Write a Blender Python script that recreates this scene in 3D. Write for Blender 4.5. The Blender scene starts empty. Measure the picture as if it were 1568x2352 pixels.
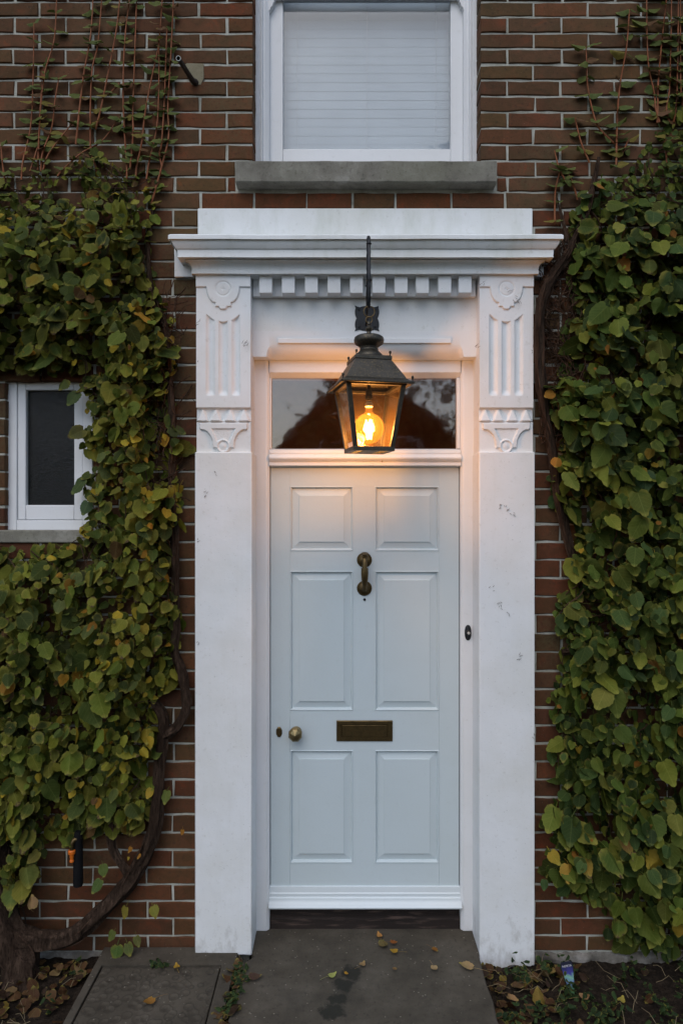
import bpy, bmesh, math, random
import numpy as np
from mathutils import Vector, Matrix, Euler, noise as mnoise

random.seed(7)
R = math.radians
PI = math.pi
scene = bpy.context.scene
COL = scene.collection

# ------------------------------------------------------------------ camera
H = 1.904
cam_d = bpy.data.cameras.new('camera')
cam = bpy.data.objects.new('camera', cam_d)
COL.objects.link(cam)
cam_d.sensor_fit = 'VERTICAL'
cam_d.sensor_height = 36
cam_d.sensor_width = 24
cam_d.lens = 24
cam_d.clip_start = 0.05
cam_d.clip_end = 2000
cam.location = (0, 0, H)
cam.rotation_euler = (R(90), 0, 0)
scene.camera = cam

# ------------------------------------------------------------------ sky, sun, exposure
SUN_EL, SUN_AZ = 52, 196          # azimuth: sun stands behind the camera, a little to the left
world = bpy.data.worlds.new('World')
scene.world = world
world.use_nodes = True
wn = world.node_tree.nodes
wl = world.node_tree.links
wn.clear()
wo = wn.new('ShaderNodeOutputWorld')
wb = wn.new('ShaderNodeBackground')
ws = wn.new('ShaderNodeTexSky')
ws.sky_type = 'NISHITA'
ws.sun_disc = False
ws.sun_elevation = R(SUN_EL)
ws.sun_rotation = R(SUN_AZ)
ws.altitude = 50
ws.air_density = 1.0
ws.dust_density = 1.6
ws.ozone_density = 1.2
whs = wn.new('ShaderNodeHueSaturation')
whs.inputs['Saturation'].default_value = 0.92       # overcast: the blue is veiled by cloud
wl.new(ws.outputs[0], whs.inputs['Color'])
wl.new(whs.outputs[0], wb.inputs['Color'])
wb.inputs['Strength'].default_value = 0.11
wl.new(wb.outputs[0], wo.inputs['Surface'])

sd = bpy.data.lights.new('sun', 'SUN')
sd.energy = 0.6
sd.angle = R(60)
sd.color = (1.0, 0.98, 0.955)
sun = bpy.data.objects.new('sun', sd)
COL.objects.link(sun)
_sv = Vector((math.sin(R(SUN_AZ)) * math.cos(R(SUN_EL)), math.cos(R(SUN_AZ)) * math.cos(R(SUN_EL)), math.sin(R(SUN_EL))))
sun.rotation_euler = _sv.to_track_quat('Z', 'Y').to_euler()
sun.location = _sv * 30

scene.render.engine = 'CYCLES'
vs = scene.view_settings
vs.view_transform = 'Standard'
vs.look = 'None'
vs.gamma = 1
vs.exposure = 0.56
vs.use_curve_mapping = False
scene.cycles.transparent_max_bounces = 24
scene.cycles.max_bounces = 8
scene.cycles.sample_clamp_indirect = 4.0
scene.cycles.caustics_refractive = False
scene.cycles.caustics_reflective = False

LAMP_W = 14

# depths of the main planes (metres in front of the camera)
YW, YP, YF, YD = 3.00, 2.95, 3.10, 3.13


def px(x, Y): return (x - 784) / 1568 * Y
def pz(y, Y): return H - (y - 1176) / 1568 * Y


# ------------------------------------------------------------------ object helpers
WORLD = {}


def tag(o, label=None, cat=None, group=None, kind=None):
    if label: o['label'] = label
    if cat: o['category'] = cat
    if group: o['group'] = group
    if kind: o['kind'] = kind
    return o


def empty(name, loc, label, cat, group=None):
    o = bpy.data.objects.new(name, None)
    COL.objects.link(o)
    o.location = loc
    o.empty_display_size = .1
    WORLD[o.name] = Vector(loc)
    return tag(o, label, cat, group)


def link(name, me, parent=None, origin=None):
    o = bpy.data.objects.new(name, me)
    COL.objects.link(o)
    return o


class MB:
    def __init__(s):
        s.v = []; s.f = []; s.uv = None

    def add(s, vs_, fs_):
        n = len(s.v)
        s.v += [tuple(p) for p in vs_]
        s.f += [tuple(i + n for i in f) for f in fs_]
        return s

    def box(s, x0, x1, y0, y1, z0, z1):
        return s.add([(x0, y0, z0), (x1, y0, z0), (x1, y1, z0), (x0, y1, z0), (x0, y0, z1), (x1, y0, z1), (x1, y1, z1), (x0, y1, z1)],
                     [(0, 1, 2, 3), (7, 6, 5, 4), (4, 5, 1, 0), (5, 6, 2, 1), (6, 7, 3, 2), (7, 4, 0, 3)])

    def prism(s, poly, a0, a1, axis='x'):
        """poly: list of 2D points; extruded along axis between a0 and a1 (x: (y,z), y: (x,z), z: (x,y))"""
        n = len(poly)
        def P(p, a):
            return (a, p[0], p[1]) if axis == 'x' else ((p[0], a, p[1]) if axis == 'y' else (p[0], p[1], a))
        vv = [P(p, a0) for p in poly] + [P(p, a1) for p in poly]
        ff = [tuple(range(n)), tuple(range(2 * n - 1, n - 1, -1))] + [(i, (i + 1) % n, (i + 1) % n + n, i + n) for i in range(n)]
        return s.add(vv, ff)

    def loft(s, loops, closed=True, cap=True):
        n = len(loops[0]); vv = [p for l in loops for p in l]; ff = []
        for k in range(len(loops) - 1):
            for i in range(n if closed else n - 1):
                j = (i + 1) % n
                ff.append((k * n + i, k * n + j, (k + 1) * n + j, (k + 1) * n + i))
        if cap and closed:
            ff.append(tuple(range(n - 1, -1, -1)))
            ff.append(tuple(range((len(loops) - 1) * n, len(loops) * n)))
        return s.add(vv, ff)

    def tube(s, pts, rad, n=8, cap=True, squash=None):
        pts = [Vector(p) for p in pts]
        if not hasattr(rad, '__len__'): rad = [rad] * len(pts)
        loops = []; up = None
        for i, p in enumerate(pts):
            t = (pts[min(i + 1, len(pts) - 1)] - pts[max(i - 1, 0)]).normalized()
            if up is None:
                up = Vector((0, 1, 0)) if abs(t.y) < .9 else Vector((1, 0, 0))
            a = t.cross(up).normalized(); b = t.cross(a).normalized()
            up = (-b) if up.dot(-b) > 0 else b
            a = t.cross(up).normalized(); b = up - t * up.dot(t); b.normalize()
            loops.append([p + (a * math.cos(2 * PI * k / n) + b * math.sin(2 * PI * k / n)) * rad[i] for k in range(n)])
        return s.loft(loops, True, cap)

    def lathe(s, prof, org, axis=(0, 0, 1), n=24, xdir=None):
        ax = Vector(axis).normalized()
        a = Vector(xdir) if xdir else (Vector((1, 0, 0)) if abs(ax.x) < .9 else Vector((0, 1, 0)))
        a = (a - ax * a.dot(ax)).normalized(); b = ax.cross(a)
        org = Vector(org)
        loops = [[org + ax * h + (a * math.cos(2 * PI * k / n) + b * math.sin(2 * PI * k / n)) * max(r, 1e-5) for k in range(n)] for r, h in prof]
        return s.loft(loops, True, True)

    def torus(s, c, R0, r, axis='y', n=28, m=8, scale=(1, 1)):
        c = Vector(c); loops = []
        for i in range(n):
            t = 2 * PI * i / n
            d = Vector((math.cos(t) * scale[0], 0, math.sin(t) * scale[1])) if axis == 'y' else Vector((math.cos(t), math.sin(t), 0))
            o = Vector((0, 1, 0)) if axis == 'y' else Vector((0, 0, 1))
            loops.append([c + d * R0 + (d.normalized() * math.cos(2 * PI * k / m) + o * math.sin(2 * PI * k / m)) * r for k in range(m)])
        loops.append(loops[0])
        return s.loft(loops, True, False)

    def rot(s, ang, c):
        ca, sa = math.cos(ang), math.sin(ang)
        s.v = [(c[0] + (x - c[0]) * ca - (y - c[1]) * sa, c[1] + (x - c[0]) * sa + (y - c[1]) * ca, z) for x, y, z in s.v]
        return s

    def build(s, name, mat, parent=None, bevel=0, smooth=False, segs=2, angle=35, recalc=True):
        me = bpy.data.meshes.new(name)
        V = np.array(s.v, dtype=float)
        c = (V.min(0) + V.max(0)) / 2
        if parent is None: c = np.array([c[0], c[1], V[:, 2].min()])
        me.from_pydata([tuple(p) for p in (V - c)], [], s.f)
        if recalc:
            bm = bmesh.new(); bm.from_mesh(me)
            bmesh.ops.recalc_face_normals(bm, faces=bm.faces)
            bm.to_mesh(me); bm.free()
        if mat: me.materials.append(mat)
        o = bpy.data.objects.new(name, me)
        COL.objects.link(o)
        w = Vector(c)
        if parent is not None:
            o.parent = parent
            o.location = w - WORLD[parent.name]
        else:
            o.location = w
        WORLD[o.name] = w
        if bevel:
            m = o.modifiers.new('bevel', 'BEVEL'); m.width = bevel; m.segments = segs; m.limit_method = 'ANGLE'; m.angle_limit = R(angle)
        if smooth:
            me.shade_smooth() if hasattr(me, 'shade_smooth') else None
            me.set_sharp_from_angle(angle=R(38 if smooth is True else smooth))
        elif bevel:
            me.shade_smooth(); me.set_sharp_from_angle(angle=R(20))
        return o


# ------------------------------------------------------------------ materials
class M:
    def __init__(s, name):
        s.m = bpy.data.materials.new(name); s.m.use_nodes = True
        s.t = s.m.node_tree; s.n = s.t.nodes; s.l = s.t.links
        s.b = s.n['Principled BSDF']; s.o = s.n['Material Output']

    def node(s, typ, **kw):
        n = s.n.new(typ)
        for k, v in kw.items():
            if k in n.inputs.keys() if hasattr(n.inputs, 'keys') else False:
                n.inputs[k].default_value = v
            else:
                setattr(n, k, v)
        return n

    def L(s, a, b): s.l.new(a, b)

    def coord(s, which='pos'):
        if which == 'pos': return s.node('ShaderNodeNewGeometry').outputs['Position']
        return s.node('ShaderNodeTexCoord').outputs[which]

    def noise(s, scale, detail=4, rough=.55, vec=None, stretch=None, dist=0):
        n = s.node('ShaderNodeTexNoise'); n.inputs['Scale'].default_value = scale; n.inputs['Detail'].default_value = detail
        n.inputs['Roughness'].default_value = rough; n.inputs['Distortion'].default_value = dist
        v = vec or s.coord()
        if stretch:
            mp = s.node('ShaderNodeMapping'); mp.inputs['Scale'].default_value = stretch
            s.L(v, mp.inputs['Vector']); v = mp.outputs[0]
        s.L(v, n.inputs['Vector'])
        return n.outputs['Fac']

    def ramp(s, fac, stops):
        n = s.node('ShaderNodeValToRGB'); e = n.color_ramp.elements
        while len(e) < len(stops): e.new(.5)
        for i, (p, c) in enumerate(stops):
            e[i].position = p; e[i].color = (c, c, c, 1) if not hasattr(c, '__len__') else (*c, 1)
        s.L(fac, n.inputs[0])
        return n.outputs[0]

    def mix(s, fac, a, b, mode='MIX'):
        n = s.node('ShaderNodeMix', data_type='RGBA', blend_type=mode)
        for sock, val in ((n.inputs[0], fac), (n.inputs[6], a), (n.inputs[7], b)):
            if hasattr(val, 'links') or isinstance(val, bpy.types.NodeSocket): s.L(val, sock)
            elif hasattr(val, '__len__'): sock.default_value = (*val, 1) if len(val) == 3 else val
            else: sock.default_value = val
        return n.outputs[2]

    def math(s, op, a, b=0, c=0, clamp=False):
        n = s.node('ShaderNodeMath', operation=op); n.use_clamp = clamp
        for i, val in enumerate((a, b, c)):
            if isinstance(val, bpy.types.NodeSocket): s.L(val, n.inputs[i])
            else: n.inputs[i].default_value = val
        return n.outputs[0]

    def bump(s, h, strength=.3, dist=.002, normal=None):
        n = s.node('ShaderNodeBump'); n.inputs['Strength'].default_value = strength; n.inputs['Distance'].default_value = dist
        s.L(h, n.inputs['Height'])
        if normal is not None: s.L(normal, n.inputs['Normal'])
        return n.outputs[0]

    def set(s, color=None, rough=None, metal=None, normal=None, spec=None):
        for k, v in (('Base Color', color), ('Roughness', rough), ('Metallic', metal), ('Normal', normal), ('Specular IOR Level', spec)):
            if v is None: continue
            if isinstance(v, bpy.types.NodeSocket): s.L(v, s.b.inputs[k])
            elif k == 'Base Color': s.b.inputs[k].default_value = (*v, 1)
            else: s.b.inputs[k].default_value = v
        return s.m


def paint(name, col, grime=.25, rough=.45, bump=.15, green=False, brush=(8, 8, 8)):
    m = M(name)
    n1 = m.noise(3.2, 6, .6); n2 = m.noise(38, 4, .6); n3 = m.noise(160, 2, .5)
    g = m.ramp(n1, [(.42, 0.0), (.75, 1.0)])
    c = m.mix(m.math('MULTIPLY', g, grime), col, tuple(a * b for a, b in zip(col, (.80, .78, .70))))
    c = m.mix(m.math('MULTIPLY', m.ramp(n2, [(.60, 0.0), (.78, 1.0)]), grime), c, tuple(a * b for a, b in zip(col, (.68, .66, .60))))
    sp = m.ramp(n3, [(.72, 0.0), (.76, 1.0)])
    c = m.mix(m.math('MULTIPLY', sp, grime * 1.2), c, tuple(a * .35 for a in col))
    if green:
        up = m.node('ShaderNodeNewGeometry')
        sx = m.node('ShaderNodeSeparateXYZ'); m.L(up.outputs['Position'], sx.inputs[0])
        n4 = m.noise(9, 5, .65, stretch=(1, 1, .35))
        f = m.ramp(n4, [(.48, 0.0), (.72, 1.0)])
        c = m.mix(m.math('MULTIPLY', f, .30), c, (.36, .40, .28))
    if name.startswith('white_masonry'):
        gx = m.node('ShaderNodeSeparateXYZ'); m.L(m.coord(), gx.inputs[0])
        lowz = m.math('SUBTRACT', .62, m.math('MULTIPLY', gx.outputs[2], 2.6), 0, True)
        sp2 = m.noise(26, 6, .7, stretch=(1, 1, .5))
        c = m.mix(m.math('MULTIPLY', m.ramp(m.math('ADD', sp2, m.math('MULTIPLY', lowz, .35)), [(.66, 0.0), (.86, 1.0)]), .40), c, (.24, .22, .17))
        st = m.noise(30, 5, .7, stretch=(1, 1, .05))
        c = m.mix(m.math('MULTIPLY', m.ramp(st, [(.56, 0.0), (.74, 1.0)]), .09), c, (.45, .44, .38))
    nb = m.noise(60, 5, .6, stretch=brush)
    nw = m.noise(14, 3, .5)
    b1 = m.bump(nb, bump, .0012)
    b2 = m.bump(nw, bump * 1.4, .004, b1)
    return m.set(c, m.ramp(n2, [(.3, rough), (.8, min(1, rough + .25))]), None, b2, .4)


WHITE = paint('white_masonry_paint', (.785, .81, .825), .50, .55, .40)
WHITE_G = paint('weathered_white_paint', (.785, .81, .81), .50, .55, .38, green=True)
WHITE_W = paint('white_gloss_joinery', (.785, .80, .815), .22, .34, .2, brush=(1, 1, .1))
DOORP = paint('duck_egg_door_paint', (.560, .640, .670), .16, .36, .2, brush=(1, 1, .08))
WBAR = paint('pale_weather_bar_paint', (.66, .72, .75), .12, .35, .14, brush=(.1, 1, 1))


def brick_mat(name, attr):
    m = M(name)
    if attr:
        a = m.node('ShaderNodeAttribute'); a.attribute_name = 'Col'
        col = a.outputs['Color']
    else:
        col = m.node('ShaderNodeObjectInfo').outputs['Color']
    n1 = m.noise(15, 7, .68, dist=.6); n2 = m.noise(70, 5, .65); n3 = m.noise(260, 3, .6); n5 = m.noise(1.7, 3, .5)
    c = m.mix(m.ramp(n1, [(.38, 0.0), (.66, .8)]), col, m.mix(1, col, (.60, .80, .74), 'MULTIPLY'))
    c = m.mix(m.ramp(n1, [(.30, .55), (.42, 0.0)]), c, m.mix(1, col, (1.50, .98, .72), 'MULTIPLY'))
    c = m.mix(m.ramp(n2, [(.56, 0.0), (.72, .75)]), c, (.035, .028, .020))
    c = m.mix(m.math('MULTIPLY', m.ramp(n5, [(.50, 0.0), (.66, 1.0)]), m.ramp(n2, [(.35, .75), (.62, .10)])), c, (.088, .080, .042))
    c = m.mix(m.ramp(n3, [(.69, 0.0), (.75, .5)]), c, (.36, .33, .29))
    h = m.math('ADD', m.math('MULTIPLY', n2, .6), m.math('MULTIPLY', n3, .4))
    b1 = m.bump(h, .55, .003); b2 = m.bump(n1, .5, .006, b1)
    return m.set(c, .93, None, b2, .18)


BRICK_S, BRICK_J = brick_mat('brick_single', False), brick_mat('brick_joined', True)


def mortar_mat():
    m = M('lime_mortar')
    n1 = m.noise(7, 6, .65); n2 = m.noise(90, 5, .7); n3 = m.noise(300, 2, .6)
    c = m.ramp(n1, [(.30, (.20, .20, .16)), (.48, (.40, .40, .345)), (.72, (.52, .53, .48))])
    c = m.mix(m.ramp(n2, [(.60, 0.0), (.76, .7)]), c, (.15, .14, .11))
    h = m.math('ADD', m.math('MULTIPLY', n2, .7), m.math('MULTIPLY', n3, .3))
    return m.set(c, .95, None, m.bump(h, .9, .005), .15)


MORTAR = mortar_mat()


def stone_mat(name, c0, c1, c2, scale=9, speck=True, bump=.6, moss=0):
    m = M(name)
    n1 = m.noise(scale, 7, .65); n2 = m.noise(scale * 9, 5, .7); n3 = m.noise(scale * 30, 2, .5)
    c = m.ramp(n1, [(.30, c0), (.52, c1), (.74, c2)])
    c = m.mix(m.ramp(n2, [(.55, 0.0), (.75, .7)]), c, tuple(a * .45 for a in c0))
    if moss:
        n4 = m.noise(scale * .5, 5, .6)
        c = m.mix(m.math('MULTIPLY', m.ramp(n4, [(.45, 0.0), (.65, 1.0)]), moss), c, (.10, .105, .055))
    if speck:
        v = m.node('ShaderNodeTexVoronoi'); v.inputs['Scale'].default_value = scale * 7; m.L(m.coord(), v.inputs['Vector'])
        c = m.mix(m.ramp(v.outputs['Distance'], [(.07, .75), (.12, 0.0)]), c, (.40, .39, .35))
    h = m.math('ADD', m.math('MULTIPLY', n2, .7), m.math('MULTIPLY', n3, .3))
    return m, c, m.bump(h, bump, .004)


m_, c_, b_ = stone_mat('limestone_sill', (.13, .12, .10), (.23, .22, .185), (.40, .39, .35), 7, False, .6, .4)
SILL = m_.set(c_, .95, None, b_, .15)
m_, c_, b_ = stone_mat('footing_stone', (.08, .07, .06), (.16, .15, .13), (.34, .33, .31), 10, False, .9)
FOOT = m_.set(c_, .95, None, b_, .15)
m_, c_, b_ = stone_mat('mortar_patch', (.17, .15, .10), (.22, .195, .13), (.27, .24, .17), 12, False, .5)
PATCH = m_.set(c_, .95, None, b_, .1)


def concrete(name, wet=False, scal=False):
    m, c, b = stone_mat(name, (.082, .076, .064), (.122, .113, .096), (.175, .165, .145), 5, True, .7)
    c = m.mix(1, c, (.62, .58, .52), 'MULTIPLY')
    # mould and lichen blooms
    n = m.noise(3.5, 6, .7)
    c = m.mix(m.ramp(n, [(.50, 0.0), (.70, .55)]), c, (.034, .031, .025))
    rough = .92
    if wet:
        geo = m.coord()
        best = None
        for (x, y, r) in ((806, 2236, .038), (790, 2262, .034), (778, 2292, .030), (762, 2322, .040)):
            Y = 1568 * H / (y - 1176)
            d = m.node('ShaderNodeVectorMath', operation='DISTANCE'); m.L(geo, d.inputs[0])
            d.inputs[1].default_value = (px(x, Y), Y, 0)
            q = m.math('SUBTRACT', d.outputs['Value'], r + .008)
            best = q if best is None else m.math('MINIMUM', best, q)
        nn = m.noise(28, 4, .6)
        q = m.math('ADD', best, m.math('MULTIPLY', m.math('SUBTRACT', nn, .5), .085))
        f = m.ramp(m.math('ADD', q, .5), [(.488, 1.0), (.506, 0.0)])
        c = m.mix(m.math('MULTIPLY', f, .85), c, (.018, .019, .015))
    if scal:
        w = m.node('ShaderNodeTexVoronoi'); w.inputs['Scale'].default_value = 24; w.feature = 'F1'
        m.L(m.coord(), w.inputs['Vector'])
        b = m.bump(m.ramp(w.outputs['Distance'], [(.0, 0.0), (.45, 1.0)]), .9, .008, b)
        c = m.mix(m.ramp(w.outputs['Distance'], [(.42, 0.0), (.50, .5), (.58, 0.0)]), c, (.022, .020, .016))
    return m.set(c, rough, None, b, .2)


CONC_PATH = concrete('path_concrete', wet=True)
CONC = concrete('slab_concrete')
CONC_SC = concrete('scalloped_cover_concrete', scal=True)


def simple(name, col, rough=.5, metal=0, bump=0, bs=60, var=.3, spec=.5, patina=None, stretch=None):
    m = M(name)
    n = m.noise(bs * .3, 5, .6, stretch=stretch); n2 = m.noise(bs * 2, 4, .6, stretch=stretch)
    c = m.mix(m.ramp(n, [(.35, 0.0), (.70, 1.0)]), col, tuple(a * (1 - var) for a in col))
    if patina:
        c = m.mix(m.ramp(n2, [(.52, 0.0), (.70, .8)]), c, patina)
    nb = m.bump(n2, bump, .001) if bump else None
    return m.set(c, m.ramp(n, [(.3, max(.05, rough - .08)), (.7, min(1, rough + .12))]), metal, nb, spec)


BRONZE = simple('lantern_bronze', (.075, .068, .055), .42, .75, .5, 70, .35, patina=(.16, .125, .07))
IRON = simple('black_iron', (.016, .018, .022), .42, .3, .9, 60, .3)
BRASS_D = simple('tarnished_brass', (.15, .105, .045), .40, .85, .4, 90, .45, patina=(.055, .040, .022))
BRASS = simple('old_brass', (.30, .235, .115), .33, .9, .3, 80, .35, patina=(.14, .10, .05))
DARKW = simple('dark_threshold_wood', (.028, .020, .017), .75, 0, .9, 30, .5, .3, patina=(.11, .075, .06), stretch=(.12, 1, 1))
BLACKP = simple('black_foam', (.010, .010, .011), .9, 0, .3, 60, .2, .1)
ORANGE = simple('orange_plastic', (.75, .17, .015), .4, 0, .05, 60, .15)
CHROME = simple('chrome', (.6, .58, .55), .18, 1.0)
PORC = simple('porcelain', (.75, .70, .62), .35)
PIPE = simple('old_lead_pipe', (.060, .045, .038), .65, .2, .8, 60, .4, .3)
PIPE_E = simple('cut_pipe_end', (.40, .42, .40), .4, .7, .1)
BUTTON = simple('bell_button', (.62, .58, .52), .35)
HALLW = simple('hall_wallpaper', (.26, .13, .065), .9)
DARKROOM = simple('dark_room', (.05, .045, .04), .9)
CORD = simple('blind_cord', (.55, .57, .58), .8)
SLAT = simple('blind_slat_paint', (.385, .43, .465), .45, 0, .05, 20, .06)  # base colour bluer and darker, with the bluish reflection of the glass painted in


def bark_mat(name, a, b, c3):
    m = M(name)
    n1 = m.noise(26, 6, .7, stretch=(1.6, 1.6, .22)); n2 = m.noise(120, 4, .7, stretch=(1.3, 1.3, .25))
    c = m.ramp(n1, [(.32, a), (.52, b), (.74, c3)])
    c = m.mix(m.ramp(n2, [(.50, 0.0), (.66, .8)]), c, tuple(x * .4 for x in a))
    return m.set(c, .95, None, m.bump(m.math('ADD', n1, m.math('MULTIPLY', n2, .5)), 1.0, .012), .1)


BARK = bark_mat('climber_bark', (.020, .012, .008), (.045, .029, .020), (.110, .072, .050))
TWIG = bark_mat('brown_twigs', (.035, .022, .015), (.075, .045, .03), (.13, .08, .05))
SHOOT = simple('red_brown_shoots', (.30, .095, .035), .6, 0, .3, 60, .4, .3, patina=(.16, .10, .035))
SOILM = bark_mat('dark_soil', (.014, .011, .008), (.030, .022, .016), (.060, .045, .032))


def leaf_mat(name, attr):
    m = M(name)
    if attr:
        a = m.node('ShaderNodeAttribute'); a.attribute_name = 'Col'
    else:
        a = m.node('ShaderNodeObjectInfo')
    col = a.outputs['Color']; alpha = a.outputs['Alpha']
    uvn = m.node('ShaderNodeUVMap'); uvn.uv_map = 'UVMap'
    sp = m.node('ShaderNodeSeparateXYZ'); m.L(uvn.outputs[0], sp.inputs[0])
    u = m.math('SUBTRACT', sp.outputs[0], .5); v = sp.outputs[1]
    au = m.math('ABSOLUTE', u)
    mid = m.math('LESS_THAN', au, .014)
    q = m.math('FRACT', m.math('MULTIPLY', m.math('SUBTRACT', v, m.math('MULTIPLY', au, .85)), 6.5))
    side = m.math('LESS_THAN', m.math('ABSOLUTE', m.math('SUBTRACT', q, .5)), .055)
    net = m.node('ShaderNodeTexVoronoi'); net.feature = 'DISTANCE_TO_EDGE'; net.inputs['Scale'].default_value = 14; m.L(uvn.outputs[0], net.inputs['Vector'])
    veins = m.math('MAXIMUM', mid, m.math('MULTIPLY', side, .7))
    n1 = m.noise(24, 5, .6); n2 = m.noise(70, 4, .6)
    dx = m.math('MULTIPLY', u, 1.0); dy = m.math('SUBTRACT', v, .45)
    rr = m.math('SQRT', m.math('ADD', m.math('MULTIPLY', dx, dx), m.math('MULTIPLY', dy, dy)))
    c = m.mix(m.ramp(n1, [(.40, 0.0), (.68, .75)]), col, m.mix(1, col, (.66, .78, .62), 'MULTIPLY'))
    # yellowing from the rim and between the veins
    edge = m.math('ADD', m.math('MULTIPLY', rr, 1.5), m.math('MULTIPLY', n1, 1.1))
    yf = m.ramp(m.math('MULTIPLY', m.math('SUBTRACT', edge, m.math('SUBTRACT', 1.50, m.math('MULTIPLY', alpha, .62))), 2.6, 0, True), [(0, 0.0), (1, .75)])
    c = m.mix(yf, c, (.185, .165, .028))
    rim = m.ramp(m.math('ADD', rr, m.math('MULTIPLY', n2, .06)), [(.44, 0.0), (.50, .55)])
    c = m.mix(rim, c, m.mix(.5, m.mix(1, c, (1.8, 1.7, 1.2), 'MULTIPLY'), (.16, .17, .05)))
    # dead brown rims and blotches
    e2 = m.math('ADD', m.math('MULTIPLY', rr, 1.3), m.math('MULTIPLY', n2, 1.0))
    bf = m.ramp(m.math('MULTIPLY', m.math('SUBTRACT', e2, m.math('SUBTRACT', 1.62, m.math('MULTIPLY', alpha, .60))), 7, 0, True), [(0, 0.0), (1, .9)])
    c = m.mix(bf, c, (.060, .032, .022))
    c = m.mix(m.math('MULTIPLY', veins, .38), c, m.mix(.35, m.mix(1, c, (1.9, 1.8, 1.5), 'MULTIPLY'), (.20, .22, .08)))
    vb = m.bump(m.math('SUBTRACT', m.math('MULTIPLY', n2, .4), veins), .35, .0012)
    m.set(c, .66, None, vb, .13)
    tr = m.node('ShaderNodeBsdfTranslucent'); m.L(c, tr.inputs['Color'])
    mx = m.node('ShaderNodeMixShader'); mx.inputs[0].default_value = .18
    m.L(m.b.outputs[0], mx.inputs[1]); m.L(tr.outputs[0], mx.inputs[2]); m.L(mx.outputs[0], m.o.inputs['Surface'])
    return m.m


LEAF_S, LEAF_J = leaf_mat('leaf_single', False), leaf_mat('leaf_joined', True)


def glass_mat(name, tint=(1, 1, 1), rough=0.0, wav=0, dirt_glow=0, dirt_glow_col=(.4, .4, .4), ior=1.5, ws_=6, boost=1.0):
    m = M(name); m.n.remove(m.b)
    # Schlick reflectance of a thin pane, the same from both sides
    g_ = m.node('ShaderNodeNewGeometry'); dt = m.node('ShaderNodeVectorMath', operation='DOT_PRODUCT')
    m.L(g_.outputs['Incoming'], dt.inputs[0]); m.L(g_.outputs['Normal'], dt.inputs[1])
    f0 = ((ior - 1) / (ior + 1)) ** 2
    fr_ = m.math('ADD', m.math('MULTIPLY', m.math('POWER', m.math('SUBTRACT', 1, m.math('ABSOLUTE', dt.outputs['Value'])), 5), 1 - f0), f0)
    tr = m.node('ShaderNodeBsdfTransparent'); tr.inputs['Color'].default_value = (*tint, 1)
    gl = m.node('ShaderNodeBsdfGlossy'); gl.inputs['Roughness'].default_value = rough
    if wav:
        nb = m.bump(m.noise(ws_, 3, .5), 1, wav); m.L(nb, gl.inputs['Normal'])
    mx = m.node('ShaderNodeMixShader')
    m.L(m.math('MULTIPLY', fr_, boost, 0, True), mx.inputs[0]); m.L(tr.outputs[0], mx.inputs[1]); m.L(gl.outputs[0], mx.inputs[2])
    out = mx.outputs[0]
    if dirt_glow:
        df = m.node('ShaderNodeBsdfDiffuse'); df.inputs['Color'].default_value = (*dirt_glow_col, 1)
        m2 = m.node('ShaderNodeMixShader')
        m.L(m.math('MULTIPLY', m.ramp(m.noise(9, 6, .6), [(.25, .5), (.8, 1.5)]), dirt_glow), m2.inputs[0])
        m.L(out, m2.inputs[1]); m.L(df.outputs[0], m2.inputs[2]); out = m2.outputs[0]
    m.L(out, m.o.inputs['Surface'])
    return m.m


GL_FAN = glass_mat('fanlight_glass', (.90, .76, .62), 0.035, .0012, .022, (.40, .19, .08), 1.5, 4, 4.2)
GL_WIN = glass_mat('sash_glass', (.95, .97, .98), 0.01, .001, .02, (.5, .5, .5), 1.5, 5, 1.4)
GL_OBS = glass_mat('obscured_glass', (.30, .33, .32), .20, .004, .03, (.05, .055, .055), 1.5, 130, .8)
GL_LAN = glass_mat('lantern_glass', (.96, .88, .74), 0.02, .001, .035, (.55, .38, .2), 1.45, 8, 1.6)
GL_BULB = glass_mat('amber_bulb_glass', (1.0, .86, .55), 0.02, 0, .035, (.9, .6, .2), 1.5, 8, 1.4)  # amber diffuse share is a glow haze put into the globe's colour


def emis(name, col, st):
    m = M(name); m.n.remove(m.b)
    e = m.node('ShaderNodeEmission'); e.inputs[0].default_value = (*col, 1); e.inputs[1].default_value = st
    m.L(e.outputs[0], m.o.inputs['Surface'])
    return m.m


GLOW = emis('filament_glow', (1.0, .60, .22), 32)

# ================================================================== GROUND
MB().box(-60, 60, -60, 3.4, -.35, -.12).build('ground', SOILM, None)['kind'] = 'structure'


def soil(name, x0, x1, y0, y1, z0, amp):
    mb = MB(); nx = int((x1 - x0) / .02); ny = int((y1 - y0) / .02)
    vv = []
    for j in range(ny + 1):
        for i in range(nx + 1):
            x = x0 + (x1 - x0) * i / nx; y = y0 + (y1 - y0) * j / ny
            h = mnoise.noise(Vector((x * 9, y * 9, 1))) * .6 + mnoise.noise(Vector((x * 31, y * 31, 4))) * .4
            vv.append((x, y, z0 + h * amp))
    ff = [(j * (nx + 1) + i, j * (nx + 1) + i + 1, (j + 1) * (nx + 1) + i + 1, (j + 1) * (nx + 1) + i) for j in range(ny) for i in range(nx)]
    mb.add(vv, ff)
    o = mb.build(name, SOILM, None, recalc=False); o.data.shade_smooth(); o['kind'] = 'structure'
    return o


soil('soil', -2.2, -1.032, 1.9, 3.0, -.045, .022)
soil('soil', .586, 2.3, 1.9, 3.0, -.062, .022)

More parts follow.
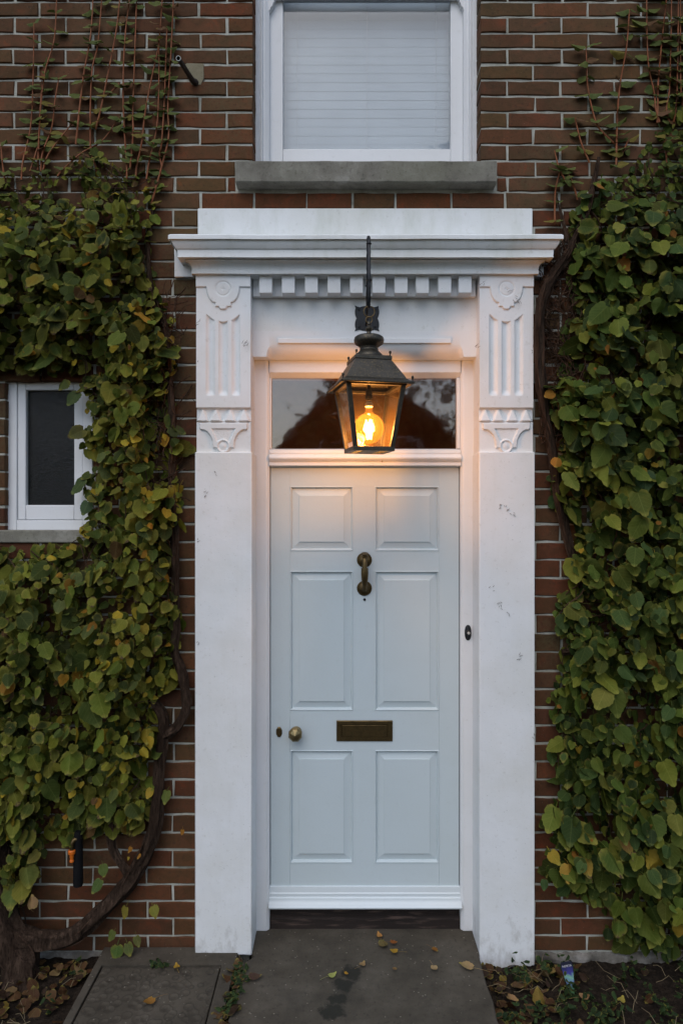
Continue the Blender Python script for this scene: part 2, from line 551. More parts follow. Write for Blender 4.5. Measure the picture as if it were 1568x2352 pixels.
# path: worn concrete slab with a ragged right edge
mb = MB()
pts = [(-.372, 2.93), (-.388, 2.955), (-.388, 3.18), (.595, 3.18), (.595, 2.955), (.590, 2.93)]
yy = 2.93
while yy > -7:
    yy -= .09 if yy > 1.5 else .8
    pts.append((.583 + random.uniform(-.006, .006) + (.006 if yy > 2.2 else 0), yy))
yy = -7
pts2 = []
while yy < 2.9:
    pts2.append((-.415 + (2.93 - yy) * -.03 * (1 if yy > 1.5 else 0) + random.uniform(-.005, .005) - (.05 if yy <= 1.5 else 0), yy)); yy += .8 if yy < 1.5 else .09
pts += pts2
mb.prism(pts, -.13, 0, 'z')
mb.build('path', CONC_PATH, None, bevel=.006)['kind'] = 'structure'

# manhole
mh = empty('manhole_cover', (-.755, 2.62, 0), 'square scalloped concrete manhole cover in a plain concrete surround left of the path', 'manhole cover')
cx0, cx1, cy0, cy1 = -1.0, -.508, 2.37, 2.862
mb = MB()
mb.box(-1.035, cx0 - .006, 2.20, 2.985, -.13, .001); mb.box(cx1 + .006, -.448, 2.20, 2.985, -.13, .001)
mb.box(cx0 - .006, cx1 + .006, cy1 + .006, 2.985, -.13, .001); mb.box(cx0 - .006, cx1 + .006, 2.20, cy0 - .006, -.13, .001)
mb.build('concrete_surround', CONC, mh)
mb = MB().box(cx0, cx1, cy0, cy1, -.05, -.003)
mb.build('cover_slab', CONC_SC, mh, bevel=.004)
mb = MB().box(cx0 - .012, cx1 + .012, cy0 - .012, cy1 + .012, -.09, -.052)
mb.build('frame', DARKROOM, mh)

# ================================================================== WALL
X_L, X_R = px(581, YW), px(1103, YW)            # upper window opening
Z_SILLTOP, Z_WTOP = pz(368, YW), pz(-430, YW)
DO = (-.405, .615, -.3, 2.93)                   # door opening cut in the wall
SW = (px(12, YW), px(214, YW), pz(1243, YW), pz(862, YW))
wall = empty('brick_wall', (0, YW, 0), 'brown red brick house wall with pale lime mortar joints around the doorway', 'wall')
ops = [(X_L - .003, X_R + .003, Z_SILLTOP - .1, Z_WTOP), (DO[0], DO[1], DO[2], DO[3]), (SW[0] - .003, SW[1] + .003, SW[2], SW[3])]
xs = sorted({-2.3, 2.3} | {o[0] for o in ops} | {o[1] for o in ops})
zs = sorted({-.3, 5.35} | {o[2] for o in ops} | {o[3] for o in ops})


def solid(i, j):
    if i < 0 or j < 0 or i >= len(xs) - 1 or j >= len(zs) - 1: return False
    cx = (xs[i] + xs[i + 1]) / 2; cz = (zs[j] + zs[j + 1]) / 2
    return not any(o[0] < cx < o[1] and o[2] < cz < o[3] for o in ops)


mb = MB(); ya, yb = YW + .0045, YW + .27
for i in range(len(xs) - 1):
    for j in range(len(zs) - 1):
        if not solid(i, j): continue
        a, b, c, d = xs[i], xs[i + 1], zs[j], zs[j + 1]
        mb.add([(a, ya, c), (b, ya, c), (b, ya, d), (a, ya, d)], [(0, 1, 2, 3)])
        mb.add([(a, yb, c), (b, yb, c), (b, yb, d), (a, yb, d)], [(3, 2, 1, 0)])
        if not solid(i - 1, j): mb.add([(a, ya, c), (a, yb, c), (a, yb, d), (a, ya, d)], [(3, 2, 1, 0)])
        if not solid(i + 1, j): mb.add([(b, ya, c), (b, yb, c), (b, yb, d), (b, ya, d)], [(0, 1, 2, 3)])
        if not solid(i, j - 1): mb.add([(a, ya, c), (b, ya, c), (b, yb, c), (a, yb, c)], [(3, 2, 1, 0)])
        if not solid(i, j + 1): mb.add([(a, ya, d), (b, ya, d), (b, yb, d), (a, yb, d)], [(0, 1, 2, 3)])
mb.build('mortar_bed', MORTAR, wall, recalc=False)

# ivy outlines (pixels of the 1568-wide picture, used on the wall plane)
IVY_L = [(-220, 400), (0, 395), (60, 400), (150, 385), (190, 330), (240, 345), (300, 400), (350, 400), (385, 425), (365, 455), (352, 510), (345, 570),
         (352, 640), (372, 690), (395, 715), (402, 770), (398, 870), (402, 960), (408, 1060), (420, 1150), (412, 1200), (402, 1260), (408, 1330),
         (412, 1440), (405, 1520), (385, 1570), (362, 1620), (362, 1700), (345, 1770), (350, 1830), (335, 1890), (300, 1905), (250, 1895), (225, 1915),
         (200, 1895), (170, 1930), (120, 1915), (95, 1960), (75, 2000), (60, 2050), (10, 2070), (-220, 2080)]
HOLE_L = [(-220, 835), (190, 850), (188, 900), (205, 960), (185, 1010), (215, 1060), (190, 1110), (210, 1170), (190, 1215), (170, 1245), (-220, 1250)]
IVY_R = [(1790, 60), (1568, 150), (1530, 240), (1505, 300), (1465, 345), (1440, 400), (1385, 395), (1345, 425), (1320, 470), (1300, 530), (1305, 590),
         (1318, 660), (1312, 720), (1284, 765), (1282, 830), (1278, 880), (1252, 910), (1262, 980), (1275, 1040), (1262, 1090), (1285, 1160), (1320, 1220),
         (1305, 1290), (1305, 1340), (1272, 1380), (1285, 1440), (1290, 1490), (1275, 1560), (1262, 1620), (1285, 1680), (1262, 1730), (1290, 1800),
         (1255, 1860), (1268, 1930), (1248, 1975), (1262, 2020), (1320, 2045), (1375, 2075), (1390, 2130), (1470, 2165), (1568, 2200), (1790, 2200)]


def inpoly(x, y, P):
    r = False; j = len(P) - 1
    for i in range(len(P)):
        xi, yi = P[i]; xj, yj = P[j]
        if (yi > y) != (yj > y) and x < (xj - xi) * (y - yi) / (yj - yi) + xi: r = not r
        j = i
    return r


def edgedist(x, y, P):
    d = 1e9
    for i in range(len(P)):
        ax, ay = P[i]; bx, by = P[(i + 1) % len(P)]
        dx, dy = bx - ax, by - ay
        t = max(0, min(1, ((x - ax) * dx + (y - ay) * dy) / (dx * dx + dy * dy + 1e-9)))
        d = min(d, math.hypot(x - ax - t * dx, y - ay - t * dy))
    return d


def inivy(x, y):
    return (inpoly(x, y, IVY_L) and not inpoly(x, y, HOLE_L)) or inpoly(x, y, IVY_R)


rows = [4, 39, 76, 112, 148, 184, 221, 257, 294, 332, 369, 406, 441, 481, 521, 559, 599, 640, 680, 718, 758, 799, 838, 878, 919, 960, 1001, 1042, 1083,
        1123, 1164, 1204, 1245, 1286, 1328, 1370, 1412, 1455, 1498, 1541, 1583, 1626, 1667, 1708, 1749, 1791, 1832, 1871.5, 1912.5, 1953, 1993, 2032, 2071, 2110, 2150, 2186]
while rows[0] > -700: rows.insert(0, rows[0] - 36.5)
zrow = [pz(y, YW) for y in rows]
k0 = rows.index(4)


def brick_verts(x0, x1, z0, z1, y0, y1, jit=.0024):
    n = 4 if x1 - x0 > .15 else 2
    per = [(x0 + (x1 - x0) * i / n, z0) for i in range(n + 1)] + [(x1 - (x1 - x0) * i / n, z1) for i in range(n + 1)]
    cx, cz = (x0 + x1) / 2, (z0 + z1) / 2
    J = lambda a=jit: random.uniform(-a, a)
    outer = [(x + J(), y0 + .0035, z + J()) for x, z in per]
    tw = random.uniform(-.0012, .0012); pr = random.uniform(-.0030, .0012)
    inner = []
    for (x, _, z) in outer:
        sx = .0038 + J(.001); sz = .0036 + J(.001)
        inner.append((x + (sx if x < x0 + .01 else -sx if x > x1 - .01 else 0), y0 + pr + tw * (1 if x > cx else -1) + J(.0006), z + (sz if z < cz else -sz)))
    back = [(x, y1, z) for (x, _, z) in outer]
    m = len(per)
    V = outer + inner + back
    F = [tuple(range(m, 2 * m))]
    for i in range(m):
        j = (i + 1) % m
        F.append((i, j, m + j, m + i)); F.append((2 * m + i, 2 * m + j, j, i))
    return V, F


def brick_col(x, y, seed):
    r = random.Random(seed)
    base = (.112, .062, .042)
    t = r.random()
    if x < 460 and y < 480: opts = [((.122, .066, .044), 5), ((.140, .062, .040), 3), ((.100, .058, .040), 3)]
    elif x < 592 and y < 360: opts = [((.170, .064, .034), 5), ((.130, .066, .042), 4), ((.165, .056, .030), 3)]
    elif x > 1095 and y < 480: opts = [((.108, .064, .045), 5), ((.120, .076, .044), 4), ((.155, .062, .040), 2), ((.095, .068, .048), 3)]
    elif y < 490: opts = [((.170, .054, .028), 3), ((.125, .080, .042), 3)]
    elif y < 900: opts = [((.105, .052, .034), 4), ((.125, .040, .028), 3), ((.110, .072, .038), 2)]
    else: opts = [((.110, .054, .034), 4), ((.130, .045, .028), 3), ((.095, .060, .034), 2), ((.075, .036, .028), 2)]
    w = sum(o[1] for o in opts) * t
    for c, k in opts:
        w -= k
        if w <= 0: base = c; break
    f = r.uniform(.86, 1.16)
    mean = (.118, .062, .040) if y < 490 else (.112, .054, .034)
    base = tuple(.50 * a + .50 * b for a, b in zip(base, mean))
    return tuple(v * .88 * k_ * f * r.uniform(.96, 1.04) for v, k_ in zip(base, (1.12, .96, .74)))


bricks = []
MORT = .0088
for k in range(len(rows) - 1):
    zt, zb = zrow[k] - MORT / 2 + random.uniform(-.0010, .0008), zrow[k + 1] + MORT / 2 + random.uniform(-.0008, .0010)
    ymid = (rows[k] + rows[k + 1]) / 2
    zm = (zt + zb) / 2
    odd = (k - k0) % 2
    # blocked spans for this row
    bl = []
    if zm > Z_SILLTOP and zm < Z_WTOP: bl.append((X_L, X_R))
    if 369 <= rows[k] < 441: bl.append((px(541, YW) - .004, px(1140, YW) + .004))
    if 478 < ymid < 540: bl.append((px(454, YW), px(1223, YW)))
    if ymid >= 540: bl.append((px(455, YW), px(1222, YW)))
    if SW[2] - .02 < zm < SW[3]: bl.append((SW[0], SW[1] if ymid < 1217 else SW[1] + .03))
    spans = []
    if 441 <= rows[k] < 478:
        J = [583, 705, 808, 907, 1037, 1160]
        e = [px(j, YW) for j in J]
        spans += [(e[i], e[i + 1]) for i in range(5)]
        x = e[0]
        while x > -2.2: spans.append((x - .234, x)); x -= .234
        x = e[-1]
        while x < 2.2: spans.append((x, x + .236)); x += .236
    else:
        x = X_L - (0 if not odd else .115)
        if odd: spans.append((X_L - .115, X_L))
        while x > -2.2:
            w = .2335 + random.uniform(-.006, .006); spans.append((x - w, x)); x -= w
            x = x if abs(x) > 0 else x
        x = X_R + (.118 if odd else 0)
        if odd: spans.append((X_R, X_R + .118))
        while x < 2.2:
            w = .236 + random.uniform(-.005, .005); spans.append((x, x + w)); x += w
        if zm > Z_WTOP or 441 > rows[k] >= 369: 
            x = X_L
            while x < X_R - .01: spans.append((x, min(x + .236, X_R))); x += .236
    for a, b in spans:
        a += 0 if abs(a - X_R) < .001 else random.uniform(-.0012, .0022)
        parts = [(a + MORT / 2, b - MORT / 2)]
        if abs(b - X_L) < .001: parts = [(a + MORT / 2, b)]
        if abs(a - X_R) < .001: parts = [(a, b - MORT / 2)]
        for u, v in bl:
            np_ = []
            for p, q in parts:
                if q <= u or p >= v: np_.append((p, q)); continue
                if p < u: np_.append((p, u))
                if q > v: np_.append((v, q))
            parts = np_
        for p, q in parts:
            if q - p < .018: continue
            bricks.append((p, q, zb, zt, ymid))


def vis_score(b):
    x0, x1, z0, z1, ym = b
    x = ((x0 + x1) / 2) / YW * 1568 + 784
    if not (-20 < x < 1588) or not (-10 < ym < 2200): return -1
    pts_ = [(x0 / YW * 1568 + 784 + 4, ym), (x, ym), (x1 / YW * 1568 + 784 - 4, ym)]
    free = sum(0 if inivy(min(max(a, 1), 1567), c) else 1 for a, c in pts_) / 3
    if min(abs(x0), abs(x1)) > 1.52: return -1
    return free * (x1 - x0)


sc = sorted(range(len(bricks)), key=lambda i: -vis_score(bricks[i]))
single = set(i for i in sc[:300] if vis_score(bricks[i]) > 0)
JV, JF, JC = [], [], []
for i, (x0, x1, z0, z1, ym) in enumerate(bricks):
    edge = abs(x1 - X_L) < .001 or abs(x0 - X_R) < .001 or abs(x1 - SW[0]) < .001 or abs(x0 - SW[1]) < .001
    cx = (x0 + x1) / 2; cz = (z0 + z1) / 2
    V, F = brick_verts(x0, x1, z0, z1, YW, YW + (.115 if edge else .03))
    col = brick_col(cx / YW * 1568 + 784, ym, i)
    if i in single:
        me = bpy.data.meshes.new('brick')
        me.from_pydata([(a - cx, b - YW, c - cz) for a, b, c in V], [], F)
        me.materials.append(BRICK_S)
        o = bpy.data.objects.new('brick', me); COL.objects.link(o)
        o.parent = wall; o.location = (cx, 0, cz); o.color = (*col, 1)
    else:
        n = len(JV); JV += V; JF += [tuple(a + n for a in f) for f in F]; JC += [(*col, 1)] * len(V)
me = bpy.data.meshes.new('remaining_bricks')
me.from_pydata(JV, [], JF); me.materials.append(BRICK_J)
at = me.color_attributes.new('Col', 'FLOAT_COLOR', 'POINT'); at.data.foreach_set('color', np.array(JC, dtype=np.float32).ravel())
o = bpy.data.objects.new('remaining_bricks', me); COL.objects.link(o); o.parent = wall; o.location = (0, -YW, 0); o['kind'] = 'stuff'

# rough footing under the wall
def lumpy(x0, x1, z0, z1, y, amp, sc=14):
    mb = MB(); nx = int((x1 - x0) / .012); nz = max(3, int((z1 - z0) / .012)); vv = []
    for j in range(nz + 1):
        for i in range(nx + 1):
            x = x0 + (x1 - x0) * i / nx; z = z0 + (z1 - z0) * j / nz
            vv.append((x, y + .02 * (j == nz) + mnoise.noise(Vector((x * sc, z * sc, 3))) * amp + mnoise.noise(Vector((x * 60, z * 60, 3))) * amp * .35, z))
    ff = [(j * (nx + 1) + i, j * (nx + 1) + i + 1, (j + 1) * (nx + 1) + i + 1, (j + 1) * (nx + 1) + i) for j in range(nz) for i in range(nx)]
    return mb.add(vv, ff)


for a, b in ((-2.2, -1.03), (.83, 2.2)):
    o = lumpy(a, b, -.16, -.028, YW - .02, .022).build('footing', FOOT, wall, recalc=False); o.data.shade_smooth()

# interior so that nothing shines in from behind
mb = MB(); mb.box(-2.3, 2.3, 3.27, 3.29, 4.98, 5.35)
mb = MB()
def plane(v): mb.add(v, [(0, 1, 2, 3)])
plane([(-2.3, 5, -.1), (2.3, 5, -.1), (2.3, 5, 5.35), (-2.3, 5, 5.35)])
plane([(-2.3, 3.26, -.1), (-2.3, 5, -.1), (-2.3, 5, 5.35), (-2.3, 3.26, 5.35)])
plane([(2.3, 3.26, -.1), (2.3, 5, -.1), (2.3, 5, 5.35), (2.3, 3.26, 5.35)])
plane([(-2.3, 2.99, 5.35), (2.3, 2.99, 5.35), (2.3, 5, 5.35), (-2.3, 5, 5.35)])
plane([(-2.3, 3.26, -.1), (2.3, 3.26, -.1), (2.3, 5, -.1), (-2.3, 5, -.1)])
o = mb.build('interior_walls', DARKROOM, wall)
mb = MB()
plane([(-.6, 4.6, 0), (.9, 4.6, 0), (.9, 4.6, 2.8), (-.6, 4.6, 2.8)])
plane([(-.6, 3.28, 0), (-.6, 4.6, 0), (-.6, 4.6, 2.8), (-.6, 3.28, 2.8)])
plane([(.9, 3.28, 0), (.9, 4.6, 0), (.9, 4.6, 2.8), (.9, 3.28, 2.8)])
plane([(-.6, 3.28, 2.8), (.9, 3.28, 2.8), (.9, 4.6, 2.8), (-.6, 4.6, 2.8)])
o = mb.build('hall_walls', HALLW, wall)

# ================================================================== DOOR SURROUND
sur = empty('door_surround', (.1, YP, 0), 'white painted classical door surround with carved pilasters, dentils and moulded cornice', 'door surround')
PL = (px(450, YP), px(575, YP)); PR = (px(1101.5, YP), px(1225, YP))


def cap_height(u, v):
    h = 0.0
    if v < 339:
        cxm = 60.6
        du = abs(u - cxm)
        # shield plate
        inside = v < 28.4
        if 28.4 <= v < 64:
            w = 17.5 + 19.5 * math.sqrt(max(0, 1 - ((v - 27) / 37.5) ** 2)); inside = du < w
        elif 64 <= v < 73.5: inside = du < 17.5
        elif 73.5 <= v < 80: inside = du < math.sqrt(max(0, 9 ** 2 - (v - 72) ** 2)) + .3
        h = 0 if inside else -7.5
        rc = math.hypot(u - cxm, v - 32.5)
        if rc < 19: h = -3.2 * math.sin(min(1, (19 - rc) / 4.5) * PI / 2)
        if rc < 14.6: h = -1.0 + 1.2 * (1 - rc / 14.6)
        if rc < 4.5 and (abs(u - cxm) < .9 or abs(v - 32.5) < .9): h = -2.6
        if not inside:
            for a, b, top in ((21.9, 41.3, None), (50, 71, 106), (79.7, 98.4, None)):
                if a < u < b:
                    uc = (a + b) / 2
                    tp = top if top else (91 + 14 * (1 - abs(abs(u - cxm) - 19) / 19.6) if True else 0)
                    if top: tp = 106 + 3.0 * (1 - ((u - uc) / 10.5) ** 2)
                    else:
                        k = (abs(u - cxm) - 19.3) / 19.5
                        tp = 105 - 15 * k ** 1.3 if k > 0 else 105
                    bt = 278
                    if tp < v < bt:
                        e = min(1, (bt - v) / 14)
                        h = -7.5 - 11.5 * max(0, 1 - ((u - uc) / ((b - a) / 2)) ** 2) ** .8 * math.sin(e * PI / 2)
        if v > 307:
            h = -22
            if 310 <= v <= 337:
                t = (v - 310) / 27
                for c0 in (13.5, 43.5, 75.4, 106.5):
                    hw = 4 + 11 * t
                    if abs(u - c0) < hw:
                        side = min(1, (hw - abs(u - c0)) / 4.5)
                        h = -22 + 17 * min(1, side + .15) * (.45 + .55 * t)
            if v > 337: h = -26
    else:
        h = -15
        du = abs(u - 61)
        if 341 <= v < 356: w = 54 if v < 352 else 54 - (v - 352) * .6
        elif 356 <= v < 391: w = 24 + 28 * (1 - math.sqrt(max(0, 1 - ((391 - v) / 35.5) ** 2)))
        elif 391 <= v < 398: w = 24
        else: w = 0
        rc = math.hypot(u - 60.5, v - 394)
        if du < w or rc < 15.5: h = -5
        if 354 < v < 388 and du < 26.5 - (v - 354) * .42: h = -11.5 + 1.2 * mnoise.noise(Vector((u * .45, v * .45, 0)))
        if rc < 15.5: h = -4 + .0
        if rc < 11.5: h = -8.5 + 3.5 * max(0, 1 - rc / 9.0)
    return h / 1000


NU, NV = 122, 392
hf = np.zeros((NV + 1, NU + 1))
for j in range(NV + 1):
    for i in range(NU + 1):
        hf[j, i] = cap_height(i / NU * 122, j / NV * 408)
# paint-softened edges
k_ = hf.copy(); k_[1:-1, 1:-1] = (hf[1:-1, 1:-1] * 2 + hf[:-2, 1:-1] + hf[2:, 1:-1] + hf[1:-1, :-2] + hf[1:-1, 2:]) / 6
hf = k_
for (xa, xb), lab in ((PL, 'left'), (PR, 'right')):
    vv = []; ff = []
    zt, zb = pz(630, YP), pz(1038, YP)
    for j in range(NV + 1):
        for i in range(NU + 1):
            vv.append((xa + (xb - xa) * i / NU, YP - hf[j, i], zt + (zb - zt) * j / NV))
    W = NU + 1
    for j in range(NV):
        for i in range(NU): ff.append((j * W + i, (j + 1) * W + i, (j + 1) * W + i + 1, j * W + i + 1))
    n = len(vv)
    for j in range(NV + 1):
        vv.append((xa, YF + .02, zt + (zb - zt) * j / NV))
    for j in range(NV + 1):
        vv.append((xb, YF + .02, zt + (zb - zt) * j / NV))
    for j in range(NV):
        ff.append((j * W, n + j, n + j + 1, (j + 1) * W)); ff.append((j * W + NU, (j + 1) * W + NU, n + NV + 1 + j + 1, n + NV + 1 + j))
    ff.append(tuple([i for i in range(W)][::-1] + [n, n + NV + 1]))
    o = MB().add(vv, ff).build('carved_capital', WHITE, sur, recalc=False, smooth=28)
    # shaft
    xo, xi = (px(448, YP), px(579, YP)) if lab == 'left' else (px(1099.5, YP), px(1227, YP))
    zb2 = -.002 if lab == 'left' else -.052
    mb = MB()
    n2 = 40; f0 = YP - .003
    lo = []
    for q in range(n2 + 1):
        x = xo + (xi - xo) * q / n2
        jg = (mnoise.noise(Vector((x * 30, 7 if lab == 'left' else 2, 0))) + .6 * mnoise.noise(Vector((x * 110, 7, 0)))) * (.003 if lab == 'left' else .013)
        lo.append((x, zb2 + jg + (-.010 * q / n2 if lab == 'left' else -.012 * math.sin(q / n2 * PI))))
    V = [(x, f0, z) for x, z in lo] + [(x, f0, zb) for x, _ in lo] + [(x, YF + .02, z) for x, z in lo] + [(x, YF + .02, zb) for x, _ in lo]
    F = []; w_ = n2 + 1
    for q in range(n2):
        F.append((q, q + 1, w_ + q + 1, w_ + q)); F.append((w_ + q, w_ + q + 1, 3 * w_ + q + 1, 3 * w_ + q)); F.append((q + 1, q, 2 * w_ + q, 2 * w_ + q + 1))
    F.append((0, w_, 3 * w_, 2 * w_)); F.append((n2, 2 * w_ + n2, 3 * w_ + n2, w_ + n2))
    MB().add(V, F).build('pilaster_shaft', WHITE, sur, bevel=.005, angle=50)

# header board above the cornice
MB().box(px(454, 2.982), px(1222.5, 2.982), 2.982, YW + .2, pz(545, 2.982), pz(478, 2.982)).build('header_board', WHITE_G, sur, bevel=.004)

# cornice, mitred and returned to the wall
prof = [(-.045, 536), (.090, 538), (.097, 540), (.097, 548.5), (.088, 549.5), (.086, 551)]
for t in np.linspace(0, 1, 7)[1:]: prof.append((.086 - .011 * (1 - math.cos(t * PI / 2)) - .004 * t, 551 + 20 * t))
prof += [(.066, 571.5), (.066, 573.5), (.064, 588.5), (.066, 590.5), (.038, 594.5), (.040, 598)]
for t in np.linspace(0, 1, 8)[1:]: prof.append((.040 - .025 * math.sin(t * PI / 2), 598 + 23 * (1 - math.cos(t * PI / 2)) * .5 + 23 * t * .5))
prof += [(.017, 621.5), (.017, 628.5), (-.08, 631)]
XLp, XRp = px(451, YP), px(1225, YP)
loops = []
for (p, y) in prof:
    Yc = YP - max(p, -.02)
    z = pz(y, Yc) if p > -.03 else pz(y, 2.93)
    if p < -.03: z = pz(prof[1][1], YP - .09) + .004 if y < 600 else pz(628.5, YP - .017)
    loops.append((p, z))
path_pts = 40
rowsL = []
def cor(p, z, s):
    wob = lambda x: mnoise.noise(Vector((x * 5, z * 9, 0))) * .0022
    pts_ = [(XLp - p, YW + .02, z), (XLp - p, YP - p, z)]
    for q in range(1, path_pts):
        x = (XLp - p) + (XRp - XLp + 2 * p) * q / path_pts
        pts_.append((x, YP - p + wob(x), z + wob(x + 9)))
    pts_ += [(XRp + p, YP - p, z), (XRp + p, YW + .02, z)]
    return pts_
secs = [cor(p, z, 0) for p, z in loops]
MB().loft(secs, closed=False).build('cornice', WHITE_G, sur, smooth=30)
# little wall blocks under the cornice ends
MB().box(px(400, 2.975), PL[0] + .01, 2.978, YW + .02, pz(636, 2.978), pz(560, 2.978)).build('end_block', WHITE, sur, bevel=.003)
MB().box(PR[1] - .01, px(1248, 2.978), 2.978, YW + .02, pz(636, 2.978), pz(560, 2.978)).build('end_block', WHITE, sur, bevel=.003)

# frieze board, dentil band, lintel with stopped chamfer
YB = 3.03
zf1 = pz(625, YB); zlb = pz(818, YB)
MB().box(PL[1] - .01, PR[0] + .01, YB, YF + .02, pz(760, YB), zf1 + .02).build('frieze_board', WHITE, sur)
MB().box(px(581, 3.012), px(1091, 3.012), 3.005, YB + .005, pz(681, 3.005), zf1 + .01).build('dentil_band', WHITE, sur, bevel=.002)
for i, xx in enumerate((595, 647, 700, 752, 803.5, 855, 906, 955, 1006, 1053)):
    j = random.uniform(-.6, .6)
    MB().box(px(xx, 2.955), px(xx + 29.5 + j, 2.955), 2.955 + random.uniform(-.001, .002), 3.006, pz(672.5 + j, 2.955), pz(633.5, 2.955) + .012).build('dentil', WHITE, sur, bevel=.0022)
mb = MB(); secs = []
X0c, X1c = px(612, YB), px(1064, YB)
xsn = [PL[1] - .012, X0c - .001] + [X0c + .032 * (1 - math.cos(t)) for t in np.linspace(0, PI / 2, 8)] + [X1c - .032 * (1 - math.cos(t)) for t in np.linspace(PI / 2, 0, 8)] + [X1c + .001, PR[0] + .012]
zc = zlb - .003
for x in xsn:
    d = 0
    if X0c < x < X1c: d = math.sqrt(max(0, 1 - (max(0, 1 - min(x - X0c, X1c - x) / .032)) ** 2))
    top = pz(760, YB)
    zcut = zc + .058 * d + .0005
    sec = [(x, YF + .02, top), (x, YB - .0005, top), (x, YB - .0005, zcut)]
    for t in (.25, .5, .75, 1):
        a = t * PI / 2
        sec.append((x, YB + .045 * d * (1 - math.cos(a)) * .55 + .045 * d * t * .45, zcut - .058 * d * math.sin(a) * .55 - .058 * d * t * .45))
    sec.append((x, YF + .02, zc))
    secs.append(sec)
mb.loft(secs, True, True)
mb.build('lintel', WHITE_W, sur, smooth=30)
MB().box(px(638, YB), px(1035, YB), YB - .009, YB + .01, pz(788, YB - .009), pz(776.5, YB - .009)).build('lintel_fillet', WHITE_W, sur, bevel=.0015)

# dead clinging rootlets left on the paint
mb = MB()
def squig(x, y, L, n, Y=YP, ang=0, sp=6):
    ang = random.choice((-1, 1)) * random.uniform(.5, 1.2)
    for _ in range(max(3, n * 2 // 3)):
        a = random.uniform(0, 2 * PI) if not ang else ang + random.uniform(-.5, .5)
        X0, Z0 = px(x + random.uniform(-sp, sp), Y), pz(y + random.uniform(-sp, sp), Y)
        P = [(X0, Y - .004, Z0)]
        for q in range(3):
            a += random.uniform(-.3, .3); l = L * random.uniform(.3, .8) / 1568 * Y
            P.append((P[-1][0] + math.cos(a) * l, Y - .004 - random.uniform(0, .003), P[-1][2] + math.sin(a) * l))
        mb.tube(P, [.0011, .0009, .0006, .0003], 3)
for x, y, L, n in ((453, 743, 5, 7), (562, 793, 5, 12), (453, 828, 3, 4), (1165, 665, 5, 5), (1178, 685, 5, 5), (1190, 695, 4, 6), (1094, 797, 5, 6), (1150, 1163, 3, 8), (1162, 1168, 3, 8), (1175, 1180, 3, 6),
                   (1127, 1352, 3, 5), (1142, 1380, 3, 5), (1150, 1392, 3, 4), (1162, 1408, 3, 4), (473, 1136, 4, 6), (491, 1086, 3, 4), (1190, 1510, 4, 6), (1105, 655, 4, 4), (1219, 805, 3, 4), (452, 1240, 3, 5), (1226, 1690, 4, 4), (450, 1480, 4, 4)):
    squig(x, y, L, n, YP - .001 if y > 1040 or True else YP)
o = mb.build('clinging_rootlets', TWIG, sur, recalc=False); o['kind'] = 'stuff'

# ================================================================== DOOR FRAME + FANLIGHT
df = empty('door_frame', (.107, YF, 0), 'white painted timber door frame with a rectangular fanlight over the door', 'door frame')
JL, JR = -.3275, .541
zh = zc
mb = MB().prism([(PL[1] - .004, YF + .09), (PL[1] - .004, YF), (JL - .012, YF), (JL, YF + .012), (JL, YF + .09)], .0, zh, 'z')
mb.build('jamb', WHITE_W, df, bevel=.004, segs=3)
mb = MB().prism([(PR[0] + .004, YF + .09), (JR, YF + .09), (JR, YF + .012), (JR + .012, YF), (PR[0] + .004, YF)], .0, zh, 'z')
mb.build('jamb', WHITE_W, df, bevel=.004, segs=3)
zg1, zg0 = pz(869, YD), pz(1031, YD)
MB().prism([(YF + .002, zh), (YF + .002, zg1 + .022), (YF + .03, zg1), (YF + .09, zg1), (YF + .09, zh)], JL, JR, 'x').build('head', WHITE_W, df, bevel=.0015)
tr = [(YF + .09, zg0), (YF + .028, zg0), (YF + .006, zg0 - .008), (YF + .004, pz(1040, YF))]
tr += [(YF + .008, pz(1041, YF)), (YF + .008, pz(1043, YF)), (YF - .004, pz(1044, YF))]
for t in np.linspace(0, 1, 6): tr.append((YF - .004 - .010 * math.sin(t * PI), pz(1045 + 14 * t, YF)))
tr += [(YF + .006, pz(1060, YF)), (YF + .006, pz(1062, YF)), (YF - .003, pz(1063, YF)), (YF - .003, pz(1069, YF)), (YF + .004, pz(1070.5, YF)), (YF + .09, pz(1071, YF))]
MB().prism(tr, JL + .0005, JR - .0005, 'x').build('transom_rail', WHITE_W, df, smooth=30)
# beads at the sides of the glass
for a, b, s in ((JL, JL + .008, 1), (JR - .016, JR, -1)):
    MB().box(a, b, YF + .016, YD + .02, zg0, zg1).build('glazing_bead', WHITE_W, df, bevel=.003)
MB().box(JL + .006, JR - .014, YD + .004, YD + .008, zg0 - .004, zg1 + .004).build('fanlight_pane', GL_FAN, df)
MB().prism([(YD - .012, -.012), (YD - .012, .045), (YD - .004, .052), (YD + .006, .056), (YD + .006, .115), (YD + .09, .115), (YD + .09, -.012)], JL, JR, 'x').build('threshold', DARKW, df, bevel=.002)
MB().tube([(px(877, YF), YF - .010, pz(1060, YF)), (px(877, YF), YF - .018, pz(1060, YF))], [.003, .0022], 8).build('nail', BRASS_D, df)

